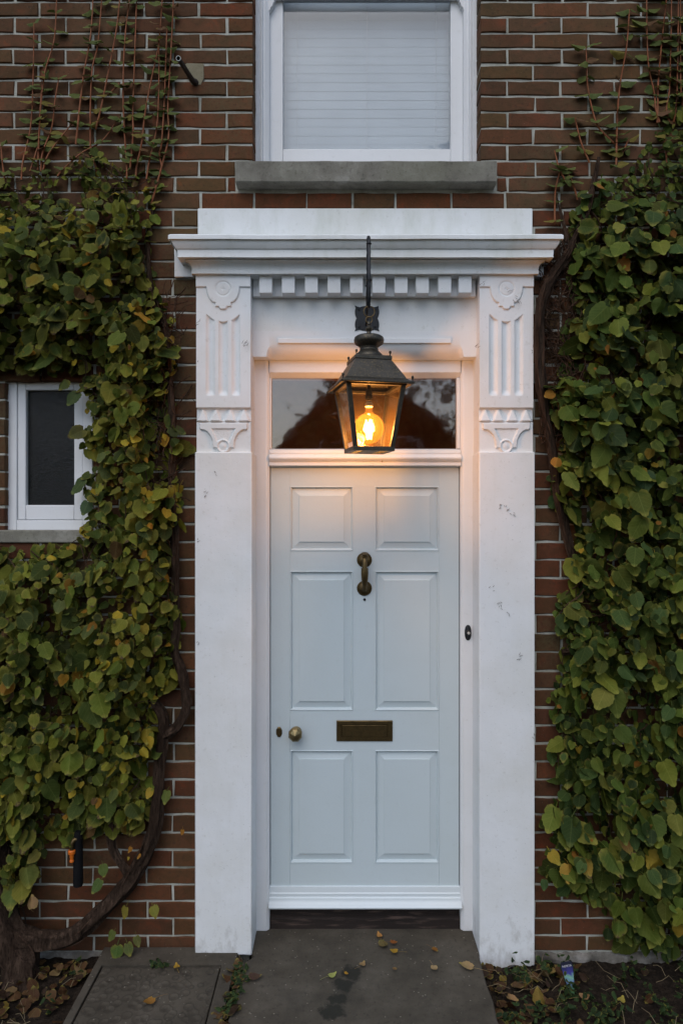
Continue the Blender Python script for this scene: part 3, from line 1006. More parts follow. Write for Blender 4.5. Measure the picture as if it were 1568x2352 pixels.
# ================================================================== FRONT DOOR
dr = empty('front_door', (.107, YD, .1), 'pale grey blue six panel front door with brass fittings under the lantern', 'door')
ZT, ZB = pz(1071, YD), .105
DL, DR = JL + .003, JR - .003
YBK = YD + .045
cols = [(px(666, YD), px(811, YD)), (px(860.5, YD), px(1007.5, YD))]
rws = [(pz(1117, YD), pz(1265.5, YD)), (pz(1311.5, YD), pz(1632, YD)), (pz(1723, YD), pz(1982, YD))]
e = .0002
MB().box(DL, cols[0][0], YD, YBK, ZB, ZT).build('stile', DOORP, dr, bevel=.0015)
MB().box(cols[1][1], DR, YD, YBK, ZB, ZT).build('stile', DOORP, dr, bevel=.0015)
zz = [ZT] + [v for r in rws for v in r] + [ZB]
for i in range(0, 8, 2):
    MB().box(cols[0][0] + e, cols[1][1] - e, YD, YBK, zz[i + 1], zz[i]).build('rail', DOORP, dr)
for (zt, zb) in rws:
    MB().box(cols[0][1], cols[1][0], YD + .0001, YBK, zb + e, zt - e).build('muntin', DOORP, dr)
for (xa, xb) in cols:
    for (zt, zb) in rws:
        seq = [(0, -.001), (.0015, -.0025), (.004, -.0025), (.006, .001), (.0085, .006), (.0095, .0105), (.011, .0115), (.041, .0045), (.0418, .0012), (.0430, .0010)]
        lp = [[(xa + d, YD + y, zb + d), (xb - d, YD + y, zb + d), (xb - d, YD + y, zt - d), (xa + d, YD + y, zt - d)] for d, y in seq]
        lp = [[(xa, YBK - .002, zb), (xb, YBK - .002, zb), (xb, YBK - .002, zt), (xa, YBK - .002, zt)]] + lp
        MB().loft(lp, True, True).build('door_panel', DOORP, dr)
# weather bar
zw1, zw0 = pz(2035, YD), pz(2089, 3.085)
wb_ = [(YD + .002, zw1 + .002), (YD - .008, zw1), (YD - .010, pz(2047, YD)), (YD - .014, pz(2049, YD)), (YD - .013, pz(2056, YD)), (YD - .020, pz(2058, YD)), (YD - .021, pz(2062, YD))]
for t in np.linspace(0, 1, 6)[1:]: wb_.append((YD - .021 - .024 * t ** 1.8, pz(2062, YD) + (zw0 + .006 - pz(2062, YD)) * t))
wb_ += [(YD - .043, zw0), (YD + .002, zw0 + .003)]
MB().prism(wb_, JL - .002, JR + .004, 'x').build('weather_bar', WBAR, dr, smooth=30)
# knocker
kx = px(836.5, YD)
kr = empty('knocker', (kx, YD, pz(1318, YD)), None, None)
del WORLD[kr.name]; bpy.data.objects.remove(kr)
kz1, kz0 = pz(1286, YD), pz(1351, YD)
rosep = [(.0345, 0), (.0345, .003), (.032, .006), (.028, .0065), (.0265, .0045), (.024, .006), (.019, .011), (.010, .015), (.0, .016)]
mb = MB()
mb.lathe(rosep, (kx, YD, kz1), (0, -1, 0), 36); mb.lathe(rosep, (kx, YD, kz0), (0, -1, 0), 36)
k_o = mb.build('door_knocker', BRASS_D, dr, smooth=35)
mb = MB()
P = [(kx, YD - .010, kz1 + .020), (kx, YD - .030, kz1 + .014), (kx, YD - .040, kz1 - .004), (kx, YD - .042, kz1 - .022), (kx, YD - .042, kz1 - .034), (kx, YD - .043, kz1 - .0345), (kx, YD - .045, kz1 - .060), (kx, YD - .044, kz1 - .086), (kx, YD - .038, kz1 - .105), (kx, YD - .028, kz1 - .122), (kx, YD - .014, kz1 - .134)]
mb.tube(P, [.010, .0105, .011, .0105, .012, .0165, .0170, .0150, .0115, .0105, .013], 14)
mb.lathe([(.0, .0), (.016, .001), (.017, .004), (.012, .007), (.011, .011), (.0165, .014), (.0165, .017), (.0, .018)], (kx, YD - .030, kz1 + .016), (0, -.35, 1), 24)
mb.build('knocker_handle', BRASS_D, k_o, smooth=35)
# spyhole
mb = MB().lathe([(.0062, 0), (.0062, .003), (.004, .004), (.0035, .0015), (.0, .0012)], (px(837, YD), YD, pz(1377, YD)), (0, -1, 0), 16)
mb.build('spyhole', IRON, dr, smooth=True)
# knob: octagonal, stepped to a point
nx_, nz_ = px(680.5, YD), pz(1680, YD)
mb = MB().lathe([(.024, 0), (.024, .003), (.018, .005), (.0105, .007), (.0105, .030)], (nx_, YD, nz_), (0, -1, 0), 24)
kb = mb.build('door_knob', BRASS, dr, smooth=35)
mb = MB()
def octa(r, h, rot=PI / 8): return (r, h, rot)
lp = []
for r, h in ((.012, .022), (.028, .030), (.034, .040), (.034, .048), (.026, .058), (.0, .068)):
    lp.append([(nx_ - .002 + math.cos(PI / 8 + PI / 4 * k) * max(r, 1e-4) * .95, YD - h, nz_ + math.sin(PI / 8 + PI / 4 * k) * max(r, 1e-4)) for k in range(8)])
mb.loft(lp).build('faceted_grip', BRASS, kb)
# escutcheon
ex, ez = px(641, YD), pz(1681, YD)
lp = [[(ex + math.cos(2 * PI * k / 8 + PI / 8) * .0145 * s, YD - h, ez + math.sin(2 * PI * k / 8 + PI / 8) * .025 * s) for k in range(8)] for s, h in ((1, 0), (1, .003), (.82, .0055), (.7, .006))]
es = MB().loft(lp).build('keyhole_cover', BRASS_D, dr)
# letter plate
lx0, lx1, lz1, lz0 = px(772.5, YD), px(901, YD), pz(1654.5, YD), pz(1702, YD)
mb = MB(); ix = .026; iz = .0195
seq = [(0, 0, .001), (0, 0, -.004), (.003, .003, -.006), (.022, .016, -.006), (.024, .018, -.003)]
lp = [[(lx0 + a, YD + y, lz0 + b), (lx1 - a, YD + y, lz0 + b), (lx1 - a, YD + y, lz1 - b), (lx0 + a, YD + y, lz1 - b)] for a, b, y in seq]
lpl = mb.loft(lp).build('letter_plate', BRASS_D, dr)
MB().box(lx0 + .0265, lx1 - .0265, YD - .0065, YD - .0035, lz0 + .0205, lz1 - .0205).build('flap', BRASS_D, lpl, bevel=.0012)

# bell push
bx, bz = px(1074, YF), pz(1453, YF)
bp = empty('bell_push', (bx, YF, bz), 'small dark bell push with a pale round button on the right door jamb', 'doorbell')
mb = MB()
out = []
for k in range(24):
    a = 2 * PI * k / 24
    r = 1 + .10 * math.cos(4 * a)
    ca, sa = math.cos(a), math.sin(a)
    out.append((math.copysign(abs(ca) ** .65, ca) * .0135 * (1 + .12 * math.cos(2 * a)), math.copysign(abs(sa) ** .8, sa) * .035))
lp = [[(bx + x * s, YF - h, bz + z * s) for x, z in out] for s, h in ((1, -.001), (1, .003), (.85, .0055))]
mb.loft(lp); mb.lathe([(.0125, 0), (.0125, .009), (.010, .011), (.0075, .0105)], (bx, YF - .003, bz), (0, -1, 0), 20)
mb.build('back_plate', IRON, bp, smooth=30)
MB().lathe([(.0065, 0), (.0065, .0105), (.005, .0125), (.0, .0132)], (bx + .0008, YF - .004, bz), (0, -1, 0), 18).build('button', BUTTON, bp, smooth=30)

# ================================================================== LANTERN
LX, LY = .108, 2.69
LC = (LX, LY); LA = R(12.5)
# bracket
br = empty('lantern_bracket', (.113, YB, pz(731, YB)), 'black wrought iron wall bracket arching over the doorway to carry the lantern', 'bracket')
mb = MB(); bcx, bcz = .113, pz(731.5, YB)
out = []
nn = 176
for k in range(nn):
    a = 2 * PI * k / nn
    # square with scalloped sides: two lobes a side and horned corners
    ca, sa = math.cos(a), math.sin(a)
    mx_ = max(abs(ca), abs(sa)); sx, sz = ca / mx_, sa / mx_
    s_ = sz if abs(ca) > abs(sa) else sx
    bulge = .86 + .17 * abs(math.sin(s_ * PI * .98)) ** .7 + (.07 if abs(s_) > .90 else 0) if abs(ca) > abs(sa) else .90 + .12 * abs(math.cos(s_ * PI * .75)) ** .8 + (.05 if abs(s_) > .90 else 0)
    out.append((sx * .052 * bulge, sz * .054 * bulge))
lp = [[(bcx + x * s, YB - h, bcz + z * s) for x, z in out] for s, h in ((1, -.001), (1, .004), (.95, .0065))]
mb.loft(lp)
bpl = mb.build('back_plate', IRON, br, smooth=30)
for sx in (-1, 1):
    for sz in (-1, 1):
        MB().lathe([(.0062, 0), (.0062, .002), (.004, .0045), (.0, .005)], (bcx + sx * .036, YB - .006, bcz + sz * .038), (0, -1, 0), 12).build('screw', IRON, bpl, smooth=30)
ctrl = [(YB - .004, 2.735), (2.96, 2.752), (2.885, 2.815), (2.835, 2.885), (2.815, 2.945), (2.790, 2.990), (2.752, 3.008), (2.715, 2.992), (2.690, 2.950), (2.676, 2.880), (2.668, 2.810), (2.672, 2.755), (2.684, 2.722), (2.694, 2.712), (2.706, 2.718), (2.711, 2.730)]
# smooth the arm
def catmull(P, m=5):
    P = [Vector(p) for p in P]; out = []
    for i in range(len(P) - 1):
        p0, p1, p2, p3 = P[max(i - 1, 0)], P[i], P[i + 1], P[min(i + 2, len(P) - 1)]
        for k in range(m):
            t = k / m
            out.append(.5 * ((2 * p1) + (p2 - p0) * t + (2 * p0 - 5 * p1 + 4 * p2 - p3) * t * t + (3 * p1 - p0 - 3 * p2 + p3) * t ** 3))
    return out + [P[-1]]
cc = catmull([(LX + .003 * (p[0] - LY) / .34, p[0], p[1]) for p in ctrl], 8)
lp = []
N_ = len(cc)
for i, p in enumerate(cc):
    t = (cc[min(i + 1, N_ - 1)] - cc[max(i - 1, 0)]).normalized()
    nrm = Vector((0, -t.z, t.y)); s = i / N_
    w = .0068 * (1 - .45 * max(0, (s - .75) / .25)); th = .006 * (1 - .5 * max(0, (s - .7) / .3))
    tw = .0009 * math.sin(i * 1.05)
    ham = 1 + .12 * math.sin(i * 1.9) * (1 if .15 < s < .85 else .2)
    X = Vector((1, 0, 0))
    lp.append([p + X * (w * math.cos(a) * ham + tw * .4) + nrm * th * math.sin(a) * ham for a in [2 * PI * k / 8 + PI / 8 for k in range(8)]])
mb = MB().loft(lp, True, True)
mb.build('arm', IRON, br, smooth=40)
for pz_ in (20, 62, 80):
    p = cc[pz_]
    MB().torus((p.x, p.y, p.z), .0088, .0022, 'z', 16, 6).build('collar', IRON, br, smooth=40)

ln = empty('lantern', (LX, LY, 2.137), 'lit four sided bronze lantern with a glowing amber globe bulb hanging before the fanlight', 'lantern')


def sq(h, z): return [(LX - h, LY - h, z), (LX + h, LY - h, z), (LX + h, LY + h, z), (LX - h, LY + h, z)]


zt_, zb_ = 2.386, 2.139; ht, hb = .1150, .0815
mb = MB().loft([sq(h, z) for h, z in ((.04, 2.47), (.066, 2.485), (.106, 2.420), (.112, 2.400), (.128, 2.394), (.138, 2.389), (.142, 2.390), (.143, 2.396), (.139, 2.401), (.127, 2.405), (.117, 2.413), (.112, 2.424), (.071, 2.492), (.0735, 2.493), (.073, 2.506), (.068, 2.509), (.04, 2.5095))], True, True)
mb.rot(LA, LC).build('roof', BRONZE, ln, bevel=.0012)
ro = bpy.data.objects.get('roof')
mb = MB().lathe([(.056, 2.507), (.057, 2.514), (.052, 2.524), (.042, 2.533), (.037, 2.539), (.0375, 2.543), (.0355, 2.547), (.037, 2.553), (.046, 2.560), (.054, 2.565), (.0585, 2.573), (.0592, 2.582), (.0565, 2.591), (.048, 2.597), (.030, 2.6005), (.012, 2.604), (.0085, 2.610), (.0085, 2.614), (.0135, 2.621), (.0145, 2.627), (.011, 2.632), (.0065, 2.636), (.0065, 2.640), (.009, 2.643), (.0065, 2.647), (.006, 2.655), (0, 2.657)], (LX, LY, 0), (0, 0, 1), 40)
mb.build('chimney_cap', BRONZE, ln, smooth=35)
for h, z in ((.135, 2.400), (.067, 2.507)):
    for sx, sy in ((-1, -1), (1, -1), (1, 1), (-1, 1)):
        mb = MB().lathe([(.0022, 0), (.0022, .008), (.0045, .011), (.0052, .015), (.0042, .019), (0, .021)], (LX + sx * h, LY + sy * h, z), (0, 0, 1), 12)
        mb.rot(LA, LC).build('ball_finial', BRONZE, ln, smooth=40)
cs = .0085
for sx, sy in ((-1, -1), (1, -1), (1, 1), (-1, 1)):
    mb = MB()
    def c4(hx, z): return [(LX + sx * hx - cs, LY + sy * hx - cs, z), (LX + sx * hx + cs, LY + sy * hx - cs, z), (LX + sx * hx + cs, LY + sy * hx + cs, z), (LX + sx * hx - cs, LY + sy * hx + cs, z)]
    mb.loft([c4(hb - cs, zb_ + .017), c4(ht - cs, zt_ - .0001)])
    mb.rot(LA, LC).build('corner_post', BRONZE, ln, bevel=.001)
for nm, h, z0, z1, w in (('bottom_rim', hb, zb_, zb_ + .0168, .018), ('top_rim', ht + .003, zt_ + .0005, zt_ + .012, .022)):
    mb = MB()
    mb.loft([sq(h, z0), sq(h, z1), sq(h - w, z1), sq(h - w, z0), sq(h, z0)], True, False)
    mb.rot(LA, LC).build(nm, BRONZE, ln, bevel=.001)
for k in range(4):
    mb = MB()
    g0, g1 = hb - .008, ht - .008
    mb.loft([[(LX - g0 + .01, LY - g0, zb_ + .014), (LX + g0 - .01, LY - g0, zb_ + .014), (LX + g1 - .01, LY - g1, zt_ - .002), (LX - g1 + .01, LY - g1, zt_ - .002)],
             [(LX - g0 + .01, LY - g0 + .002, zb_ + .014), (LX + g0 - .01, LY - g0 + .002, zb_ + .014), (LX + g1 - .01, LY - g1 + .002, zt_ - .002), (LX - g1 + .01, LY - g1 + .002, zt_ - .002)]])
    mb.rot(LA + k * PI / 2, LC).build('glass_pane', GL_LAN, ln)
mb = MB().box(LX - .03, LX + .03, LY - hb + .012, LY + hb - .012, zb_ + .001, zb_ + .004)
mb.rot(LA, LC).build('base_strip', BRONZE, ln)
# ring pair
mb = MB().torus((LX + .001, LY, 2.6935), .0215, .0022, 'y', 32, 8); mb.torus((LX, LY, 2.661), .0125, .0021, 'y', 24, 8)
mb.build('hanging_rings', BRASS_D, ln, smooth=40)
# lamp holder and bulb
mb = MB().lathe([(.007, 2.475), (.007, 2.386), (.0125, 2.384), (.0135, 2.372), (.012, 2.366), (.0145, 2.362), (.0145, 2.350), (.011, 2.346), (0, 2.346)], (LX, LY, 0), (0, 0, 1), 20)
mb.build('lamp_holder', IRON, ln, smooth=35)
bulb = MB().lathe([(.0, 2.3475), (.0105, 2.3475), (.0115, 2.342), (.0105, 2.340), (.0115, 2.336), (.0115, 2.334), (0, 2.334)], (LX, LY, 0), (0, 0, 1), 20).build('bulb', CHROME, ln, smooth=35)
MB().lathe([(.0, 2.3335), (.0135, 2.3335), (.0155, 2.330), (.0155, 2.320), (.0130, 2.3165), (0, 2.3165)], (LX, LY, 0), (0, 0, 1), 20).build('collar', PORC, bulb, smooth=35)
gp = [(.0105, 2.3162), (.0145, 2.310), (.0145, 2.302), (.0165, 2.295)]
for t in np.linspace(.30, PI - .001, 22): gp.append((.0605 * math.sin(t), 2.2335 + .0605 * math.cos(t)))
MB().lathe(gp, (LX, LY, 0), (0, 0, 1), 36).build('globe', GL_BULB, bulb, smooth=60)
mb = MB()
for k in range(8):
    a = 2 * PI * k / 8; q = .006 * (k % 3)
    mb.tube([(LX + math.cos(a) * .008, LY + math.sin(a) * .008, 2.190 + q), (LX + math.cos(a + .2) * .013, LY + math.sin(a + .2) * .013, 2.225), (LX + math.cos(a + .3) * .012, LY + math.sin(a + .3) * .012, 2.268 - q)], .0026, 6)
mb.build('filament', GLOW, bulb)
pl = bpy.data.lights.new('bulb_light', 'POINT'); pl.energy = LAMP_W; pl.color = (1.0, .55, .27); pl.shadow_soft_size = .025
plo = bpy.data.objects.new('bulb_light', pl); COL.objects.link(plo); plo.location = (LX, LY, 2.232)

# ================================================================== UPPER SASH WINDOW
uw = empty('sash_window', (.11, YF, Z_SILLTOP), 'white painted sash window with a lowered blind above the door', 'window')
YS = 3.085
fxL, fxR = px(589, YS), px(1094, YS)
for s, xo in ((1, X_L - .006), (-1, X_R + .006)):
    xin = px(619, 3.12) if s == 1 else px(1063, 3.12)
    poly = [(xo, YS + .10), (xo, YS + .006)]
    steps = [(.006, 0), (.018, 0), (.021, .010), (.026, .010), (.029, .003), (.036, .003), (.040, .014), (.048, .014)]
    for d, y in steps: poly.append((xo + s * d, YS + y))
    poly += [(xin, YS + .024), (xin, YS + .10)]
    MB().prism(poly, Z_SILLTOP - .02, Z_WTOP - .02, 'z').build('frame_side', WHITE_W, uw, bevel=.0012)
MB().box(X_L, X_R, YS, YS + .1, Z_WTOP - .06, Z_WTOP + .003).build('frame_head', WHITE_W, uw, bevel=.002)
YSH = 3.135
sl, sr = px(616, YSH), px(1067, YSH)
gl_, gr_ = px(650, YSH), px(1034, YSH)
z_b0, z_b1 = Z_SILLTOP + .002, pz(342, YSH)
z_m = pz(-8, YSH)
lsh = MB()
lsh.box(sl, gl_, YSH, YSH + .04, z_b0, z_m + .03); lsh.box(gr_, sr, YSH, YSH + .04, z_b0, z_m + .03)
lsh.box(gl_, gr_, YSH + .0003, YSH + .04, z_b0, z_b1); lsh.box(gl_, gr_, YSH + .0003, YSH + .04, z_m, z_m + .03)
lo_ = lsh.build('lower_sash', WHITE_W, uw, bevel=.003)
MB().box(gl_, gr_, YSH + .018, YSH + .021, z_b1, z_m).build('pane', GL_WIN, lo_)
YU = 3.108
z_u0 = pz(-6, YU)
ush = MB()
ush.box(sl, gl_ - .004, YU, YU + .026, z_u0, Z_WTOP - .06); ush.box(gr_ + .004, sr, YU, YU + .026, z_u0, Z_WTOP - .06)
ush.box(gl_ - .004, gr_ + .004, YU + .0003, YU + .026, z_u0, z_u0 + .035)
ush.box(gl_ - .004, gr_ + .004, YU + .0003, YU + .026, Z_WTOP - .11, Z_WTOP - .06)
us_ = ush.build('upper_sash', WHITE_W, uw, bevel=.003)
MB().box(gl_, gr_, YU + .012, YU + .015, z_u0 + .035, Z_WTOP - .11).build('pane', GL_WIN, us_)
for s, xe in ((1, sl + .001), (-1, sr - .001)):
    w = .036
    hp = [(0, 0), (w, 0), (w * .98, -.010), (w * .80, -.014), (w * .80, -.020), (w * .62, -.030), (w * .58, -.040), (w * .36, -.046), (w * .30, -.056), (w * .05, -.064), (0, -.064)]
    MB().prism([(xe + s * a, z_u0 + b) for a, b in hp], YU - .002, YU + .026, 'y').build('sash_horn', WHITE_W, us_, bevel=.0012)
# sill
s0 = 2.94
mb = MB(); nn = 60; x0, x1 = px(541, s0), px(1140, s0); secs = []
for i in range(nn + 1):
    x = x0 + (x1 - x0) * i / nn
    w1 = mnoise.noise(Vector((x * 7, 0, 0))) * .003; w2 = mnoise.noise(Vector((x * 22, 5, 0))) * .003
    secs.append([(x, 3.12, Z_SILLTOP - .0005), (x, s0 + .006 + w1, pz(368, s0) - .001 + w2 * .4), (x, s0 + w2, pz(371, s0)), (x, s0 + w1, pz(416, s0) + w2), (x, s0 + .006, pz(419, s0) + w2), (x, YW + .03, pz(434, YW) - .002), (x, 3.12, pz(434, YW) - .002)])
mb.loft(secs, True, True).build('window_sill', SILL, uw, smooth=25)
# blind
YBL = 3.215
bl_ = empty('window_blind', (.11, YBL, z_b1), 'pale blue grey slatted blind fully lowered behind the upper sash window', 'blind')
za, pitch = pz(352, YBL), 20.4 / 1568 * YBL
slat_me = None
nsl = int((Z_WTOP - za) / pitch)
for k in range(nsl):
    zc_ = za + pitch * (k + .5)
    if slat_me is None:
        mb = MB(); W_ = (gr_ - gl_) / 2 + .03; secs = []
        for t in np.linspace(-1, 1, 7):
            z_ = t * pitch * .56; y_ = t * .0007 - .0002 * (1 - t * t)
            secs.append([(-W_, y_, z_), (W_, y_, z_), (W_, y_ + .0003, z_), (-W_, y_ + .0003, z_)])
        mb.loft(secs)
        slat_me = bpy.data.meshes.new('blind_slat'); slat_me.from_pydata(mb.v, [], mb.f); slat_me.materials.append(SLAT)
    o = bpy.data.objects.new('blind_slat', slat_me); COL.objects.link(o); o.parent = bl_
    o.location = ((gl_ + gr_) / 2 - .11, random.uniform(-.0002, .0002), zc_ - z_b1); o.rotation_euler = (random.uniform(-.012, .012), 0, 0)
for xx in (683, 842, 1000):
    mb = MB(); X = px(xx, YBL)
    mb.tube([(X + random.uniform(-.0008, .0008), YBL - .0105, za + q * .09) for q in range(int(nsl * pitch / .09))], .0009, 4)
    mb.build('cord', CORD, bl_)

# ================================================================== SMALL WINDOW
YQ = 3.03
sw = empty('small_window', (px(113, YQ), YQ, SW[2]), 'small white casement window with dark obscured glass among the leaves at left', 'window')
def bx_(x0, x1, y0, y1, a=YQ, b=.08): return (px(x0, YQ), px(x1, YQ), a, a + b, pz(y1, YQ), pz(y0, YQ))
mb = MB()
mb.box(*bx_(13, 39, 862, 1218)); mb.box(*bx_(190, 213, 862, 1218))
mb.box(*bx_(39, 190, 862, 874, YQ + .0003)); mb.box(*bx_(39, 190, 1195, 1218, YQ + .0003))
mb.build('frame', WHITE_W, sw, bevel=.003)
mb = MB(); Yq = YQ + .006
mb.box(px(39.8, YQ), px(60, Yq), Yq, Yq + .05, pz(1194, YQ), pz(875, YQ)); mb.box(px(170.5, Yq), px(189.3, YQ), Yq, Yq + .05, pz(1194, YQ), pz(875, YQ))
mb.box(px(60, Yq), px(170.5, Yq), Yq + .0003, Yq + .05, pz(896, Yq), pz(875, YQ)); mb.box(px(60, Yq), px(170.5, Yq), Yq + .0003, Yq + .05, pz(1194, YQ), pz(1160, Yq))
cas = mb.build('casement', WHITE_W, sw, bevel=.004)
MB().box(px(58, Yq), px(172, Yq), Yq + .022, Yq + .026, pz(1162, Yq), pz(894, Yq)).build('pane', GL_OBS, cas)
MB().box(px(-6, 2.985), px(232, 2.985), 2.985, YQ + .05, pz(1247, 2.985), pz(1217.5, 2.985)).build('window_sill', SILL, sw, bevel=.006)
mb = MB().box(px(0, 3.1), px(230, 3.1), 3.24, 3.25, pz(1300, 3.1), pz(800, 3.1)).build('room_backing', DARKROOM, sw)

# ================================================================== WALL FITTINGS
ps = empty('pipe_stub', (px(440, YW), YW, pz(190, YW)), 'old hollow metal pipe stub sticking out of the brickwork left of the upper window', 'pipe')
c0 = Vector((px(451, YW), YW + .01, pz(190, YW))); c1 = Vector((px(410, 2.79), 2.79, pz(134, 2.79)))
mid = c0 + Vector((-.012, -.03, -.003))
mb = MB(); ax = (c1 - mid).normalized()
mb.tube([c0, c0 + Vector((-.004, -.018, -.002)), mid, mid.lerp(c1, .3), mid.lerp(c1, .6), mid.lerp(c1, .9), c1], [.0145, .0140, .0118, .0105, .0102, .0100, .0100], 16, cap=False)
mb.build('pipe', PIPE, ps, smooth=40)
mb = MB(); a_ = ax.cross(Vector((0, 0, 1))).normalized(); b2_ = ax.cross(a_)
lps = []
for r, h in ((.0100, 0), (.0102, .001), (.0082, .001), (.0080, -.04), (.0, -.04)):
    lps.append([c1 + ax * h + (a_ * math.cos(2 * PI * k / 20) + b2_ * math.sin(2 * PI * k / 20)) * max(r, 1e-4) for k in range(20)])
mb.loft(lps[:3], True, False).build('cut_rim', PIPE_E, ps, smooth=40)
MB().loft(lps[2:], True, False).build('bore', BLACKP, ps)
MB().prism([(px(422, YW), pz(150, YW)), (px(430, YW), pz(146, YW)), (px(468, YW), pz(147, YW)), (px(469, YW), pz(180, YW)), (px(462, YW), pz(196, YW)), (px(440, YW), pz(196, YW)), (px(428, YW), pz(170, YW))], YW - .004, YW + .02, 'y').build('mortar_patch', PATCH, ps, bevel=.002)

tp = empty('outdoor_tap', (px(172, 2.95), 2.95, pz(1990, 2.95)), 'outdoor tap with orange hose connector beside its black foam covered pipe', 'tap')
yt = 2.93
mb = MB().lathe([(.019, 0), (.0205, .01), (.0200, .10), (.0185, .20), (.0160, .225), (.012, .235), (0, .236)], (px(180, yt), yt, pz(2034, yt)), (0, 0, 1), 18)
mb.build('foam_pipe_cover', BLACKP, tp, smooth=40)
tx = px(165.5, 2.91); tz = pz(1962, 2.91)
MB().lathe([(.0, -.002), (.0085, -.002), (.0085, .004), (.0070, .006), (.0075, .016), (.0085, .018), (.0085, .030), (.0140, .032), (.0155, .036), (.0155, .046), (.0130, .049), (0, .049)], (tx, 2.91, tz - .030), (0, 0, 1), 22).build('hose_connector', ORANGE, tp, smooth=30)
mb = MB().tube([(tx, 2.91, tz + .02), (tx, 2.91, tz + .045), (tx + .006, 2.914, tz + .058), (tx + .03, 2.93, tz + .062)], [.009, .009, .010, .010], 12)
mb.build('spout', BRASS_D, tp, smooth=40)

# plant label in the right hand bed
pg = empty('plant_label', (px(1316, 2.78), 2.78, -.07), 'blue and green pointed plastic plant label standing in the bed right of the door', 'plant label')
lm = M('printed_label')
tcg = lm.coord('Object'); spx = lm.node('ShaderNodeSeparateXYZ'); lm.L(tcg, spx.inputs[0])
nz1 = lm.noise(60, 4, .6)
cc_ = lm.ramp(lm.math('ADD', lm.math('MULTIPLY', spx.outputs[2], 9), lm.math('ADD', lm.math('MULTIPLY', nz1, .35), .32)), [(.15, (.10, .22, .10)), (.40, (.14, .22, .42)), (.58, (.20, .42, .28)), (.70, (.05, .05, .26)), (.95, (.010, .012, .03))])
LABELM = lm.set(cc_, .35)
lw = .0235; PX, PYY = px(1316, 2.78), 2.78
rot = Matrix.Rotation(R(-9), 4, 'Y') @ Matrix.Rotation(R(-14), 4, 'X')
def LBL(x, z, d=0):
    v = rot @ Vector((x, d, z)); return (PX + v.x, PYY + v.y, -.075 + v.z)
outl = [(-.004, 0), (.004, 0), (.015, .05), (lw, .110), (lw, .128), (lw - .004, .132), (-lw + .004, .132), (-lw, .128), (-lw, .110), (-.015, .05)]
MB().loft([[LBL(x, z, 0) for x, z in outl], [LBL(x, z, .001) for x, z in outl]]).build('card', LABELM, pg)
LTXT = simple('label_lettering', (.70, .70, .72), .5)
cu = bpy.data.curves.new('t', 'FONT'); cu.body = 'NEPETA'; cu.size = .0105; cu.align_x = 'CENTER'; cu.extrude = .0001; cu.space_character = 1.05
to = bpy.data.objects.new('t', cu); COL.objects.link(to)
bpy.context.view_layer.update()
dg = bpy.context.evaluated_depsgraph_get()
tm = bpy.data.meshes.new_from_object(to.evaluated_get(dg)); bpy.data.objects.remove(to)
mb = MB(); mb.add([LBL(v.co.x, .113 + v.co.y, -.0006 - v.co.z) for v in tm.vertices], [tuple(p.vertices) for p in tm.polygons])
mb.box(*[0] * 6) if False else None
mb.build('lettering', LTXT, pg)

# ================================================================== CLIMBERS
def leaf_shape(seed, seg=28, petiole=True, serr=.014):
    r = random.Random(seed)
    fold = r.uniform(-.12, .30); droop = r.uniform(-.10, .34); wav = r.uniform(.02, .07); ph = r.uniform(0, 6)
    if seed % 5 == 0: fold = r.uniform(.5, .8)
    wd = r.uniform(.80, .98); tip = r.uniform(.12, .24); notch = r.uniform(.06, .15)
    bite = r.uniform(0, 2 * PI) if r.random() < .45 else None
    cy = -.42
    V = [(0, cy)]; rings = []
    for s in (.5, 1):
        ring = []
        for k in range(seg):
            a = 2 * PI * k / seg
            d = min(a, 2 * PI - a)      # angle from the tip
            rad = .46 + tip * math.exp(-(d / .30) ** 2) + .045 * math.exp(-((d - 2.45) / .42) ** 2) - notch * math.exp(-((d - PI) / .26) ** 2) - .02 * math.exp(-((d - .9) / .4) ** 2)
            if s == 1: rad += serr * (1 if k % 2 else -1)
            if s == 1 and bite is not None:
                q = abs((a - bite + PI) % (2 * PI) - PI)
                if q < .32: rad -= .10 * (1 - q / .32)
            ring.append((math.sin(a) * rad * s * wd, cy - math.cos(a) * rad * s))
        rings.append(ring)
    P2 = V + rings[0] + rings[1]
    out = []
    for (x, z) in P2:
        y = fold * abs(x) * .9 - droop * (z * z) * .5 + wav * math.sin(8 * z + ph) * abs(x) * 2.2 + wav * .5 * math.sin(11 * x + ph)
        out.append((x, y, z))
    F = []
    for k in range(seg):
        j = (k + 1) % seg
        F.append((0, 1 + j, 1 + k)); F.append((1 + k, 1 + j, 1 + seg + j, 1 + seg + k))
    uv = [(x + .5, -z) for x, z in P2]
    if petiole:
        n = len(out); L = r.uniform(.5, 1.0); bx = r.uniform(-.25, .25)
        pp = [(0, 0.0, 0), (bx * .4, .16 * L, .22 * L), (bx, .42 * L, .40 * L)]
        for q, p in enumerate(pp):
            out += [(p[0] - .013, p[1] + .004, p[2]), (p[0] + .013, p[1] + .004, p[2])]; uv += [(.5, .3), (.5, .3)]
        F += [(n, n + 1, n + 3, n + 2), (n + 2, n + 3, n + 5, n + 4)]
    return np.array(out), F, uv


HI = [leaf_shape(s, 30) for s in range(14)]
LO = [leaf_shape(s + 50, 18, s % 2 == 0, .018) for s in range(12)]
HI_ME = []
for k, (V, F, uv) in enumerate(HI):
    me = bpy.data.meshes.new('leaf'); me.from_pydata([tuple(v) for v in V], [], F)
    ul = me.uv_layers.new(name='UVMap')
    for lpx in me.loops: ul.data[lpx.index].uv = uv[lpx.vertex_index]
    me.shade_smooth(); me.materials.append(LEAF_S); HI_ME.append(me)

